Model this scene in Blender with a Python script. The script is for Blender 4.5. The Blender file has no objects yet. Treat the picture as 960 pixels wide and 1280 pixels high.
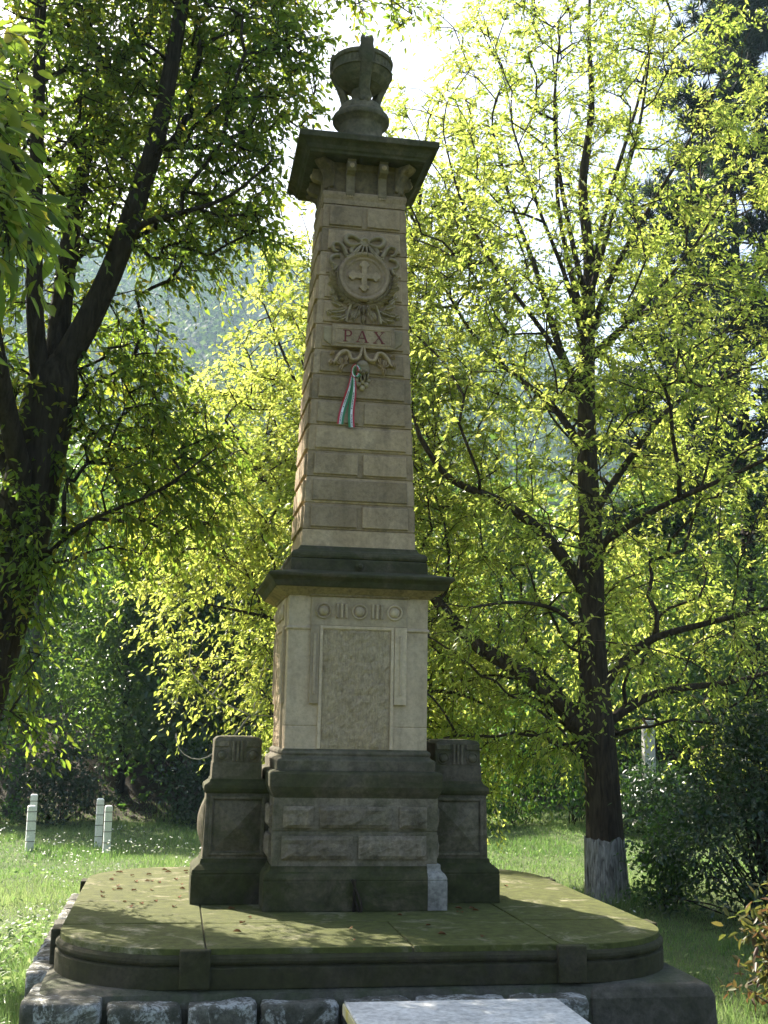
import bpy, bmesh, math, random
import numpy as np
from mathutils import Vector, Matrix, noise as mnoise

# ------------------------------------------------------------------ camera, sky, sun, exposure
SC = bpy.context.scene
COL = SC.collection
R = math.radians
cam_data = bpy.data.cameras.new('camera')
cam = bpy.data.objects.new('camera', cam_data)
COL.objects.link(cam)
cam_data.sensor_fit = 'AUTO'
cam_data.sensor_width = 36.0
cam_data.lens = 1486.8 / 1280 * 36.0
cam_data.clip_start = 0.05
cam_data.clip_end = 3000
cam.matrix_world = (Matrix.Translation((-1.1068, -7.779, 1.1)) @ Matrix.Rotation(-0.1689, 4, 'Z')
                    @ Matrix.Rotation(math.pi / 2 + 0.175, 4, 'X') @ Matrix.Rotation(0.0189, 4, 'Z'))
SC.camera = cam

SUN_EL, SUN_AZ = R(41), R(-33)          # azimuth measured from +Y towards +X
world = bpy.data.worlds.new('World')
SC.world = world
world.use_nodes = True
wn = world.node_tree
sky = wn.nodes.new('ShaderNodeTexSky')
sky.sky_type = 'NISHITA'
sky.sun_disc = False
sky.sun_elevation = SUN_EL
sky.sun_rotation = SUN_AZ
sky.air_density = 1.0
sky.dust_density = 5.0
sky.ozone_density = 1.0
bg = wn.nodes['Background']
bg.inputs['Strength'].default_value = 0.09
wn.links.new(sky.outputs['Color'], bg.inputs['Color'])

sun_data = bpy.data.lights.new('sun', 'SUN')
sun_data.energy = 5.0
sun_data.angle = R(0.53)
sun_data.color = (1.0, 0.93, 0.80)
sun = bpy.data.objects.new('sun', sun_data)
COL.objects.link(sun)
sd = Vector((math.sin(SUN_AZ) * math.cos(SUN_EL), math.cos(SUN_AZ) * math.cos(SUN_EL), math.sin(SUN_EL)))
sun.rotation_euler = sd.to_track_quat('Z', 'Y').to_euler()
sun.location = sd * 60

SC.view_settings.view_transform = 'Standard'
SC.view_settings.look = 'None'
SC.view_settings.gamma = 1.0
SC.view_settings.use_curve_mapping = False
SC.view_settings.exposure = 1.85
SC.render.engine = 'CYCLES'
cy = SC.cycles
cy.use_denoising = True
cy.use_adaptive_sampling = True
cy.adaptive_threshold = 0.02
cy.max_bounces = 8
cy.diffuse_bounces = 3
cy.glossy_bounces = 2
cy.transmission_bounces = 6
cy.volume_bounces = 0
cy.transparent_max_bounces = 4
cy.sample_clamp_indirect = 6.0
cy.caustics_reflective = False
cy.caustics_refractive = False

# ------------------------------------------------------------------ helpers
GZ = -0.62                                # lawn level; z = 0 is the top of the platform


class MB:
    """collects faces for ONE mesh"""
    def __init__(self):
        self.v = []
        self.f = []

    def add(self, vs, fs):
        n = len(self.v)
        self.v += [tuple(p) for p in vs]
        self.f += [tuple(i + n for i in f) for f in fs]
        return self

    def box(self, x0, x1, y0, y1, z0, z1):
        return self.add([(x0, y0, z0), (x1, y0, z0), (x1, y1, z0), (x0, y1, z0),
                         (x0, y0, z1), (x1, y0, z1), (x1, y1, z1), (x0, y1, z1)],
                        [(3, 2, 1, 0), (4, 5, 6, 7), (0, 1, 5, 4), (1, 2, 6, 5), (2, 3, 7, 6), (3, 0, 4, 7)])

    def stack(self, prof, cx=0.0, cy=0.0):
        """rectangular profile: (half x, half y, z) from bottom to top"""
        vs, fs = [], []
        for wx, wy, z in prof:
            vs += [(cx - wx, cy - wy, z), (cx + wx, cy - wy, z), (cx + wx, cy + wy, z), (cx - wx, cy + wy, z)]
        for i in range(len(prof) - 1):
            for k in range(4):
                a, b = i * 4 + k, i * 4 + (k + 1) % 4
                fs.append((a, b, b + 4, a + 4))
        fs.append((3, 2, 1, 0))
        m = (len(prof) - 1) * 4
        fs.append((m, m + 1, m + 2, m + 3))
        return self.add(vs, fs)

    def lathe(self, prof, seg=32, c=(0, 0, 0), mod=None):
        vs, fs = [], []
        for r, z in prof:
            for k in range(seg):
                a = 2 * math.pi * k / seg
                rr = r if mod is None else mod(r, z, k)
                vs.append((c[0] + rr * math.cos(a), c[1] + rr * math.sin(a), c[2] + z))
        for i in range(len(prof) - 1):
            for k in range(seg):
                a, b = i * seg + k, i * seg + (k + 1) % seg
                fs.append((a, b, b + seg, a + seg))
        fs.append(tuple(reversed(range(seg))))
        m = (len(prof) - 1) * seg
        fs.append(tuple(range(m, m + seg)))
        return self.add(vs, fs)

    def loft(self, rings, caps=True):
        n = len(rings[0])
        vs = [p for r in rings for p in r]
        fs = []
        for i in range(len(rings) - 1):
            for k in range(n):
                a, b = i * n + k, i * n + (k + 1) % n
                fs.append((a, b, b + n, a + n))
        if caps:
            fs.append(tuple(reversed(range(n))))
            m = (len(rings) - 1) * n
            fs.append(tuple(range(m, m + n)))
        return self.add(vs, fs)

    def tube(self, pts, rad, seg=6):
        rings = []
        n = len(pts)
        pts = [Vector(p) for p in pts]
        ref = Vector((0.3, 0.9, 0.2))
        for i, p in enumerate(pts):
            t = (pts[min(i + 1, n - 1)] - pts[max(i - 1, 0)])
            if t.length < 1e-6:
                t = Vector((0, 0, 1))
            t.normalize()
            if abs(t.dot(ref)) > 0.95:
                ref = Vector((0.9, 0.2, 0.3))
            a = t.cross(ref).normalized()
            b = t.cross(a)
            ref = b.cross(t) * -1 if False else ref
            r = rad[i] if hasattr(rad, '__len__') else rad
            rings.append([p + a * (r * math.cos(2 * math.pi * k / seg)) + b * (r * math.sin(2 * math.pi * k / seg))
                          for k in range(seg)])
        return self.loft(rings)

    def mesh(self, name):
        me = bpy.data.meshes.new(name)
        me.from_pydata(self.v, [], self.f)
        me.update()
        bm = bmesh.new()
        bm.from_mesh(me)
        bmesh.ops.recalc_face_normals(bm, faces=bm.faces)
        bm.to_mesh(me)
        bm.free()
        return me


def smooth_mesh(me):
    me.polygons.foreach_set('use_smooth', [True] * len(me.polygons))


def obj(name, mb, mat, parent=None, bevel=0.0, seg=2, smooth=False, loc=None):
    me = mb.mesh(name) if isinstance(mb, MB) else mb
    if not me.materials:
        me.materials.append(mat)
    if smooth:
        smooth_mesh(me)
    o = bpy.data.objects.new(name, me)
    COL.objects.link(o)
    if parent:
        o.parent = parent
    if loc is not None:
        o.location = loc
    if bevel:
        m = o.modifiers.new('bevel', 'BEVEL')
        m.width = bevel
        m.segments = seg
        m.limit_method = 'ANGLE'
        m.angle_limit = R(32)
    return o


def tag(o, label=None, cat=None, group=None, kind=None):
    if label:
        o['label'] = label
    if cat:
        o['category'] = cat
    if group:
        o['group'] = group
    if kind:
        o['kind'] = kind
    return o


def empty(name, loc, label, cat, group=None, rz=0.0):
    o = bpy.data.objects.new(name, None)
    COL.objects.link(o)
    o.empty_display_size = 0.2
    o.location = loc
    o.rotation_euler = (0, 0, rz)
    return tag(o, label, cat, group)


# ------------------------------------------------------------------ materials
def new_mat(name):
    m = bpy.data.materials.new(name)
    m.use_nodes = True
    nt = m.node_tree
    nt.nodes.clear()
    out = nt.nodes.new('ShaderNodeOutputMaterial')
    return m, nt, out


def nd(nt, typ, **kw):
    n = nt.nodes.new(typ)
    for k, v in kw.items():
        if k in ('operation', 'blend_type', 'data_type', 'attribute_name', 'noise_dimensions', 'feature', 'attribute_type'):
            setattr(n, k, v)
        else:
            n.inputs[k.replace('_', ' ')].default_value = v
    return n


def ramp(nt, src, stops, interp='LINEAR'):
    r = nt.nodes.new('ShaderNodeValToRGB')
    r.color_ramp.interpolation = interp
    e = r.color_ramp.elements
    while len(e) < len(stops):
        e.new(0.5)
    for el, (p, c) in zip(e, stops):
        el.position = p
        el.color = (c, c, c, 1) if not hasattr(c, '__len__') else (c[0], c[1], c[2], 1)
    nt.links.new(src, r.inputs['Fac'])
    return r.outputs['Color']


def mixc(nt, fac, a, b, mode='MIX'):
    n = nt.nodes.new('ShaderNodeMix')
    n.data_type = 'RGBA'
    n.blend_type = mode
    for s, v in ((n.inputs['Factor'], fac), (n.inputs['A'], a), (n.inputs['B'], b)):
        if hasattr(v, 'is_linked') or hasattr(v, 'node'):
            nt.links.new(v, s)
        elif hasattr(v, '__len__'):
            s.default_value = (v[0], v[1], v[2], 1)
        else:
            s.default_value = v
    return n.outputs['Result']


def math_n(nt, op, a, b=0.0):
    n = nt.nodes.new('ShaderNodeMath')
    n.operation = op
    for s, v in ((n.inputs[0], a), (n.inputs[1], b)):
        if hasattr(v, 'node'):
            nt.links.new(v, s)
        else:
            s.default_value = v
    return n.outputs[0]


def noise(nt, vec, scale, detail=4.0, rough=0.55, dist=0.0):
    n = nd(nt, 'ShaderNodeTexNoise', Scale=scale, Detail=detail, Roughness=rough, Distortion=dist)
    nt.links.new(vec, n.inputs['Vector'])
    return n.outputs['Fac']


def stone_mat(name, c1, c2, moss=0.0, moss_col=(0.045, 0.06, 0.02), dark=0.25, bump=0.35, rough=0.88,
              pit=0.4, topmoss=0.0, streak=0.35, lichen=0.0, mott=1.0, tool=0.0):
    m, nt, out = new_mat(name)
    geo = nt.nodes.new('ShaderNodeNewGeometry')
    pos = geo.outputs['Position']
    info = nt.nodes.new('ShaderNodeObjectInfo')
    off = nt.nodes.new('ShaderNodeVectorMath')
    off.operation = 'ADD'
    comb = nt.nodes.new('ShaderNodeCombineXYZ')
    for i in range(3):
        nt.links.new(math_n(nt, 'MULTIPLY', info.outputs['Random'], 7.0 + i * 3), comb.inputs[i])
    nt.links.new(pos, off.inputs[0])
    nt.links.new(comb.outputs[0], off.inputs[1])
    vec = off.outputs[0]
    big = noise(nt, pos, 2.3, 5, 0.6, 0.6)
    fine = noise(nt, vec, 38, 5, 0.65)
    grain = noise(nt, vec, 210, 3, 0.6)
    col = mixc(nt, ramp(nt, big, [(0.33, 0.0), (0.66, 1.0)]), c1, c2)
    # each stone a little different
    tint = ramp(nt, info.outputs['Random'], [(0.0, 0.72), (0.5, 1.0), (1.0, 1.18)])
    col = mixc(nt, 1.0, col, tint, 'MULTIPLY')
    col = mixc(nt, 0.85 * mott, col, ramp(nt, fine, [(0.27, 0.5), (0.52, 1.0), (0.75, 1.3)]), 'MULTIPLY')
    med = noise(nt, vec, 13, 5, 0.7, 0.5)
    col = mixc(nt, 0.7 * mott, col, ramp(nt, med, [(0.3, 0.62), (0.5, 1.0), (0.7, 1.18)]), 'MULTIPLY')
    col = mixc(nt, pit, col, ramp(nt, grain, [(0.28, 0.45), (0.45, 1.0)]), 'MULTIPLY')
    # run-off streaks and soot
    mp = nt.nodes.new('ShaderNodeMapping')
    mp.inputs['Scale'].default_value = (9, 9, 0.9)
    nt.links.new(pos, mp.inputs['Vector'])
    st = noise(nt, mp.outputs[0], 1.0, 5, 0.6, 0.3)
    col = mixc(nt, streak, col, ramp(nt, st, [(0.35, 0.45), (0.6, 1.0)]), 'MULTIPLY')
    soot = noise(nt, pos, 5.0, 6, 0.7, 1.0)
    col = mixc(nt, ramp(nt, soot, [(0.5, 0.0), (0.72, dark)]), col, (0.045, 0.042, 0.035))
    if moss > 0 or topmoss > 0:
        mn = noise(nt, pos, 3.2, 7, 0.72, 0.8)
        fac = ramp(nt, mn, [(max(0.0, 0.62 - moss * 0.5), 0.0), (max(0.1, 0.80 - moss * 0.5), 1.0)])
        fac = math_n(nt, 'MULTIPLY', fac, min(1.0, moss * 1.5))
        if topmoss > 0:
            sep = nt.nodes.new('ShaderNodeSeparateXYZ')
            nt.links.new(geo.outputs['Normal'], sep.inputs[0])
            up = ramp(nt, sep.outputs['Z'], [(0.15, 0.0), (0.75, topmoss)])
            up = math_n(nt, 'MULTIPLY', up, ramp(nt, noise(nt, pos, 6.0, 5, 0.7), [(0.3, 0.35), (0.6, 1.0)]))
            fac = math_n(nt, 'MAXIMUM', fac, up)
        mc = mixc(nt, ramp(nt, noise(nt, pos, 14, 5, 0.7), [(0.3, 0.0), (0.7, 1.0)]),
                  tuple(c * 0.55 for c in moss_col), tuple(c * 1.35 for c in moss_col))
        col = mixc(nt, fac, col, mc)
    if lichen > 0:
        ln1 = noise(nt, vec, 5.5, 7, 0.75, 0.8)
        lf_ = math_n(nt, 'MULTIPLY', ramp(nt, ln1, [(0.50, 0.0), (0.56, 1.0)]), ramp(nt, noise(nt, vec, 45, 4, 0.7), [(0.38, 0.0), (0.55, lichen)]))
        col = mixc(nt, lf_, col, (0.50, 0.50, 0.47))
    b = nd(nt, 'ShaderNodeBsdfPrincipled', Roughness=rough)
    b.inputs['Specular IOR Level'].default_value = 0.25
    nt.links.new(col, b.inputs['Base Color'])
    h = math_n(nt, 'ADD', math_n(nt, 'MULTIPLY', fine, 0.7), math_n(nt, 'MULTIPLY', grain, 0.3))
    h = math_n(nt, 'ADD', h, math_n(nt, 'MULTIPLY', noise(nt, vec, 9, 4, 0.6), 0.8))
    if tool > 0:      # slanting chisel marks
        mt_ = nt.nodes.new('ShaderNodeMapping')
        mt_.inputs['Rotation'].default_value = (0, 0.75, 0)
        mt_.inputs['Scale'].default_value = (90, 60, 14)
        nt.links.new(pos, mt_.inputs['Vector'])
        tm = noise(nt, mt_.outputs[0], 1.0, 4, 0.65, 0.6)
        h = math_n(nt, 'ADD', h, math_n(nt, 'MULTIPLY', tm, tool))
        colt = mixc(nt, 0.6, col, ramp(nt, tm, [(0.3, 0.62), (0.5, 1.0), (0.7, 1.15)]), 'MULTIPLY')
        nt.links.new(colt, b.inputs['Base Color'])
    bp = nd(nt, 'ShaderNodeBump', Strength=bump, Distance=0.012)
    nt.links.new(h, bp.inputs['Height'])
    nt.links.new(bp.outputs[0], b.inputs['Normal'])
    nt.links.new(b.outputs[0], out.inputs['Surface'])
    return m


def leaf_mat(name, cols, trans, tfac=0.5, gloss=0.35, rough=0.45):
    m, nt, out = new_mat(name)
    at = nd(nt, 'ShaderNodeAttribute', attribute_name='rnd')
    n = len(cols)
    pos = [(i / (n - 1)) if n > 1 else 0.0 for i in range(n)]
    c = ramp(nt, at.outputs['Fac'], list(zip(pos, cols)))
    t = ramp(nt, at.outputs['Fac'], list(zip(pos, trans)))
    b = nd(nt, 'ShaderNodeBsdfPrincipled', Roughness=rough)
    b.inputs['Specular IOR Level'].default_value = gloss
    nt.links.new(c, b.inputs['Base Color'])
    tr = nt.nodes.new('ShaderNodeBsdfTranslucent')
    nt.links.new(t, tr.inputs['Color'])
    mx = nt.nodes.new('ShaderNodeMixShader')
    mx.inputs[0].default_value = tfac
    nt.links.new(b.outputs[0], mx.inputs[1])
    nt.links.new(tr.outputs[0], mx.inputs[2])
    nt.links.new(mx.outputs[0], out.inputs['Surface'])
    return m


def bark_mat(name, c1, c2, scale=1.0, bump=0.8):
    m, nt, out = new_mat(name)
    geo = nt.nodes.new('ShaderNodeNewGeometry')
    mp = nt.nodes.new('ShaderNodeMapping')
    mp.inputs['Scale'].default_value = (16 * scale, 16 * scale, 2.6 * scale)
    nt.links.new(geo.outputs['Position'], mp.inputs['Vector'])
    n1 = noise(nt, mp.outputs[0], 1.6, 6, 0.65, 0.7)
    n2 = noise(nt, geo.outputs['Position'], 3, 4, 0.6)
    col = mixc(nt, ramp(nt, n1, [(0.35, 0.0), (0.65, 1.0)]), c1, c2)
    col = mixc(nt, 0.5, col, ramp(nt, n2, [(0.3, 0.6), (0.7, 1.2)]), 'MULTIPLY')
    b = nd(nt, 'ShaderNodeBsdfPrincipled', Roughness=0.92)
    b.inputs['Specular IOR Level'].default_value = 0.15
    nt.links.new(col, b.inputs['Base Color'])
    bp = nd(nt, 'ShaderNodeBump', Strength=bump, Distance=0.03)
    nt.links.new(n1, bp.inputs['Height'])
    nt.links.new(bp.outputs[0], b.inputs['Normal'])
    nt.links.new(b.outputs[0], out.inputs['Surface'])
    return m


def plain_mat(name, c1, c2, scale=8.0, rough=0.7, bump=0.15, metal=0.0, thr=(0.35, 0.65)):
    m, nt, out = new_mat(name)
    geo = nt.nodes.new('ShaderNodeNewGeometry')
    n1 = noise(nt, geo.outputs['Position'], scale, 6, 0.65, 0.4)
    n2 = noise(nt, geo.outputs['Position'], scale * 9, 4, 0.6)
    col = mixc(nt, ramp(nt, n1, [(thr[0], 0.0), (thr[1], 1.0)]), c1, c2)
    col = mixc(nt, 0.4, col, ramp(nt, n2, [(0.3, 0.6), (0.6, 1.1)]), 'MULTIPLY')
    b = nd(nt, 'ShaderNodeBsdfPrincipled', Roughness=rough, Metallic=metal)
    nt.links.new(col, b.inputs['Base Color'])
    bp = nd(nt, 'ShaderNodeBump', Strength=bump, Distance=0.01)
    nt.links.new(n2, bp.inputs['Height'])
    nt.links.new(bp.outputs[0], b.inputs['Normal'])
    nt.links.new(b.outputs[0], out.inputs['Surface'])
    return m


M = {}
M['sand'] = stone_mat('sandstone', (0.405, 0.284, 0.174), (0.495, 0.365, 0.238), dark=0.4, bump=0.6, mott=0.6)
M['sand_pale'] = stone_mat('pale_sandstone', (0.53, 0.397, 0.268), (0.60, 0.474, 0.335), dark=0.2, streak=0.3, bump=0.4, mott=0.45)
M['sand_rough'] = stone_mat('rough_sandstone', (0.52, 0.39, 0.245), (0.60, 0.47, 0.315), dark=0.25, bump=1.0, pit=0.9, streak=0.15, mott=0.6, tool=1.3)
M['sand_relief'] = stone_mat('carved_sandstone', (0.34, 0.26, 0.165), (0.41, 0.32, 0.21), dark=0.35, bump=0.3, mott=0.5)
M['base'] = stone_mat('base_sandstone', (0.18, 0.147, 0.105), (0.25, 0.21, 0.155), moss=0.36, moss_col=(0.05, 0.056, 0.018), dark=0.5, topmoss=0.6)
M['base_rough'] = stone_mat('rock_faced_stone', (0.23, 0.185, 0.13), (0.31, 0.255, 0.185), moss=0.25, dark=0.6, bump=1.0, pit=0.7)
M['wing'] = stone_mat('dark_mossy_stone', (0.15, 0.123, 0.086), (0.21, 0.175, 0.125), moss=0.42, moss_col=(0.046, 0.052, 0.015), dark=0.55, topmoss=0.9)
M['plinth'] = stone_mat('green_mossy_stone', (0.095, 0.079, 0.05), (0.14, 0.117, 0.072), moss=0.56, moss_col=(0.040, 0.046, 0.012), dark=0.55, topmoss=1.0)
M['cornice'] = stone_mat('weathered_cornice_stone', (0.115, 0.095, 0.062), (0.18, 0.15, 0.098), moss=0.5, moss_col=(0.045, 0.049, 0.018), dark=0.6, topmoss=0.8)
M['cornice_under'] = stone_mat('stained_cornice_stone', (0.36, 0.27, 0.15), (0.28, 0.20, 0.11), moss=0.1, dark=0.5)
M['bracket'] = stone_mat('bracket_sandstone', (0.25, 0.19, 0.115), (0.33, 0.255, 0.16), dark=0.6, mott=0.6, streak=0.5)
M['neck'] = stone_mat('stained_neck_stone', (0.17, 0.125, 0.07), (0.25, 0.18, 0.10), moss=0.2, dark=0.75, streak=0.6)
M['urn'] = stone_mat('urn_stone', (0.15, 0.125, 0.08), (0.23, 0.19, 0.12), moss=0.36, moss_col=(0.04, 0.055, 0.03), dark=0.5)
M['paving'] = stone_mat('mossy_paving_stone', (0.27, 0.24, 0.16), (0.37, 0.33, 0.23), moss=0.68, moss_col=(0.080, 0.088, 0.022), dark=0.35, bump=0.5, streak=0.0)
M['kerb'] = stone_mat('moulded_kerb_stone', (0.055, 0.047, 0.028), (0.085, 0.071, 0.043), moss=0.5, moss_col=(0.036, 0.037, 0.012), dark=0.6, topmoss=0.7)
M['footing'] = stone_mat('rough_footing_stone', (0.12, 0.112, 0.09), (0.20, 0.19, 0.16), moss=0.4, moss_col=(0.03, 0.033, 0.015), dark=0.6, bump=1.0, pit=0.8, streak=0.1, lichen=0.85)
M['footing_smooth'] = stone_mat('smooth_footing_stone', (0.085, 0.075, 0.058), (0.125, 0.11, 0.085), moss=0.4, moss_col=(0.04, 0.04, 0.018), dark=0.6, bump=0.5)
M['mortar'] = stone_mat('dark_mortar', (0.10, 0.092, 0.07), (0.15, 0.138, 0.11), moss=0.42, dark=0.6, bump=0.8)
M['cement'] = stone_mat('grey_cement', (0.25, 0.23, 0.195), (0.34, 0.32, 0.28), dark=0.55, pit=0.6, streak=0.6)
M['marble'] = stone_mat('white_marble', (0.50, 0.50, 0.49), (0.64, 0.64, 0.63), dark=0.3, bump=0.2, pit=0.3, streak=0.0, rough=0.6)
M['slab_edge'] = plain_mat('yellow_lichen_edge', (0.42, 0.36, 0.07), (0.5, 0.47, 0.36), 9)
M['letter'] = plain_mat('dark_red_paint', (0.17, 0.014, 0.013), (0.12, 0.011, 0.012), 30, 0.6)
M['bark_dark'] = bark_mat('dark_bark', (0.022, 0.017, 0.012), (0.062, 0.050, 0.036))
M['bark_maple'] = bark_mat('brown_bark', (0.028, 0.021, 0.014), (0.080, 0.062, 0.042))
M['bark_grey'] = bark_mat('grey_bark', (0.10, 0.095, 0.085), (0.17, 0.16, 0.145))
M['limewash'] = bark_mat('limewashed_bark', (0.075, 0.068, 0.06), (0.44, 0.43, 0.41), 1.3, 1.0)
M['deadwood'] = plain_mat('bare_grey_wood', (0.33, 0.28, 0.24), (0.42, 0.37, 0.32), 6)
M['white_paint'] = plain_mat('white_painted_post', (0.88, 0.88, 0.87), (0.78, 0.78, 0.76), 7, 0.6)
M['wire'] = plain_mat('dark_wire', (0.06, 0.05, 0.045), (0.10, 0.08, 0.06), 20)
M['concrete'] = plain_mat('pale_concrete', (0.55, 0.53, 0.50), (0.46, 0.44, 0.41), 4)
M['litter'] = leaf_mat('dry_leaf', [(0.10, 0.045, 0.022), (0.16, 0.085, 0.035), (0.08, 0.035, 0.025)], [(0.12, 0.06, 0.02)] * 3, 0.15, 0.1, 0.8)

YB = (0.46, 0.45, 0.045)
M['leaf_maple'] = leaf_mat('maple_leaf', [(0.055, 0.095, 0.015), (0.08, 0.125, 0.018), (0.12, 0.155, 0.02), (0.18, 0.18, 0.025)],
                           [(0.42, 0.58, 0.09), (0.54, 0.67, 0.11), (0.66, 0.75, 0.14), (0.76, 0.74, 0.16)], 0.58, 0.35)
M['leaf_left'] = leaf_mat('green_leaf', [(0.032, 0.070, 0.014), (0.05, 0.095, 0.016), (0.08, 0.115, 0.018), (0.20, 0.16, 0.02)],
                          [(0.22, 0.38, 0.045), (0.32, 0.46, 0.05), (0.44, 0.54, 0.06), (0.64, 0.52, 0.06)], 0.52, 0.35)
M['leaf_wood'] = leaf_mat('wood_leaf', [(0.035, 0.065, 0.022), (0.05, 0.09, 0.027), (0.075, 0.115, 0.036)],
                          [(0.14, 0.28, 0.05), (0.20, 0.36, 0.05), (0.32, 0.46, 0.07)], 0.42, 0.7, 0.33)
M['leaf_dark'] = leaf_mat('dark_evergreen_leaf', [(0.015, 0.035, 0.015), (0.022, 0.045, 0.018), (0.03, 0.06, 0.02)],
                          [(0.06, 0.14, 0.025), (0.08, 0.18, 0.03), (0.12, 0.22, 0.03)], 0.25, 0.6, 0.33)
M['leaf_shrub'] = leaf_mat('shrub_leaf', [(0.025, 0.065, 0.02), (0.04, 0.09, 0.025), (0.06, 0.11, 0.03)],
                           [(0.10, 0.26, 0.04), (0.16, 0.34, 0.05), (0.22, 0.40, 0.05)], 0.4, 0.4)
M['leaf_brown'] = leaf_mat('rusty_leaf', [(0.10, 0.04, 0.025), (0.085, 0.06, 0.03), (0.09, 0.11, 0.03), (0.055, 0.09, 0.025)],
                           [(0.20, 0.08, 0.04), (0.22, 0.14, 0.05), (0.26, 0.28, 0.06), (0.20, 0.28, 0.05)], 0.35)
M['needle'] = leaf_mat('pine_needle', [(0.018, 0.036, 0.024), (0.028, 0.05, 0.034), (0.04, 0.065, 0.04)],
                       [(0.05, 0.09, 0.05)] * 3, 0.2, 0.3)
M['leaf_hill'] = leaf_mat('hill_foliage', [(0.028, 0.05, 0.02), (0.045, 0.075, 0.025), (0.075, 0.11, 0.035)],
                          [(0.08, 0.16, 0.04), (0.14, 0.24, 0.05), (0.24, 0.32, 0.07)], 0.3, 0.2, 0.7)
M['grass'] = leaf_mat('grass_blade', [(0.06, 0.115, 0.03), (0.10, 0.165, 0.05), (0.18, 0.23, 0.09)],
                      [(0.18, 0.36, 0.08), (0.30, 0.48, 0.13), (0.46, 0.56, 0.22)], 0.38, 0.35, 0.45)
M['flower'] = leaf_mat('white_petal', [(0.75, 0.75, 0.68), (0.8, 0.8, 0.76)], [(0.7, 0.7, 0.6), (0.75, 0.75, 0.7)], 0.4)


def ground_mat():
    m, nt, out = new_mat('turf_and_leaf_litter')
    geo = nt.nodes.new('ShaderNodeNewGeometry')
    pos = geo.outputs['Position']
    n1 = noise(nt, pos, 0.7, 6, 0.65, 0.5)
    n2 = noise(nt, pos, 12, 6, 0.7)
    g = mixc(nt, ramp(nt, n2, [(0.3, 0.0), (0.7, 1.0)]), (0.045, 0.075, 0.018), (0.10, 0.13, 0.035))
    l = mixc(nt, ramp(nt, noise(nt, pos, 7, 6, 0.75), [(0.35, 0.0), (0.65, 1.0)]), (0.026, 0.022, 0.013), (0.075, 0.055, 0.032))
    sep = nt.nodes.new('ShaderNodeSeparateXYZ')
    nt.links.new(pos, sep.inputs[0])
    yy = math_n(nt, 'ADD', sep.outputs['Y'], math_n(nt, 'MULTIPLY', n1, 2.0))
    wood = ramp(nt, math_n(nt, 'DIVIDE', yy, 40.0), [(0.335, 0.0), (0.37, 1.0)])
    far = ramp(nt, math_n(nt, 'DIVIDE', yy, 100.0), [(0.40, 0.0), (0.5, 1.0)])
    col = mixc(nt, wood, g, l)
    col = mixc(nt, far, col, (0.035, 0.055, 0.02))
    b = nd(nt, 'ShaderNodeBsdfPrincipled', Roughness=0.95)
    nt.links.new(col, b.inputs['Base Color'])
    bp = nd(nt, 'ShaderNodeBump', Strength=0.8, Distance=0.04)
    nt.links.new(n2, bp.inputs['Height'])
    nt.links.new(bp.outputs[0], b.inputs['Normal'])
    nt.links.new(b.outputs[0], out.inputs['Surface'])
    return m


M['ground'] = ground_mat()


# ------------------------------------------------------------------ ground and hill, one sheet
def sstep(a, b, x):
    t = np.clip((x - a) / (b - a), 0, 1)
    return t * t * (3 - 2 * t)


def ground_h(x, y):
    x = np.asarray(x, float)
    y = np.asarray(y, float)
    wob = 0.8 * np.sin(x * 0.35 + 1.0) + 0.5 * np.sin(x * 0.9)
    h = GZ + 0.025 * np.sin(x * 1.7 + 0.4) * np.cos(y * 1.3) + 0.02 * np.sin(x * 3.1) * np.sin(y * 2.7 + 1)
    h = h + 0.20 * sstep(4, 12, y) * sstep(1.5, 5, x)
    d = y - (13.2 + wob)
    h = h + 0.42 * np.clip(d, 0, 9) * sstep(0, 3, d) + 0.10 * np.clip(d - 9, 0, 60)
    az = np.degrees(np.arctan2(x + 1.1, np.maximum(y + 7.8, 1)))
    ridge = 104 - 1.75 * np.clip(az - 4, -40, 40) - 0.7 * np.clip(-az, 0, 60)
    ridge = ridge + 6 * np.sin(x * 0.018) + 4 * np.sin(x * 0.045 + 1)
    rise = sstep(80, 590, y)
    h = h + 2.0 * ridge * (0.55 * rise + 0.45 * np.clip((y - 90) / 470, 0, 1)) * 0.96
    back = np.clip((y - 610) / 250, 0, 1)
    return h - back * 50


def axis_lines(lo, hi, core_lo, core_hi, core_step, growth=1.18):
    v = list(np.arange(core_lo, core_hi + 1e-6, core_step))
    s, p = core_step, core_hi
    while p < hi:
        s = min(s * growth, 12)
        p += s
        v.append(p)
    s, p = core_step, core_lo
    while p > lo:
        s = min(s * growth, 12)
        p -= s
        v.insert(0, p)
    return np.array(v)


gx = axis_lines(-720, 720, -6, 10, 0.4)
gy = axis_lines(-120, 900, -4, 26, 0.4)
X, Y = np.meshgrid(gx, gy)
Z = ground_h(X, Y)
nx, ny = len(gx), len(gy)
vv = np.stack([X.ravel(), Y.ravel(), Z.ravel()], 1)
ii = (np.arange(ny - 1)[:, None] * nx + np.arange(nx - 1)[None, :]).ravel()
ff = np.stack([ii, ii + 1, ii + nx + 1, ii + nx], 1)


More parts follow.
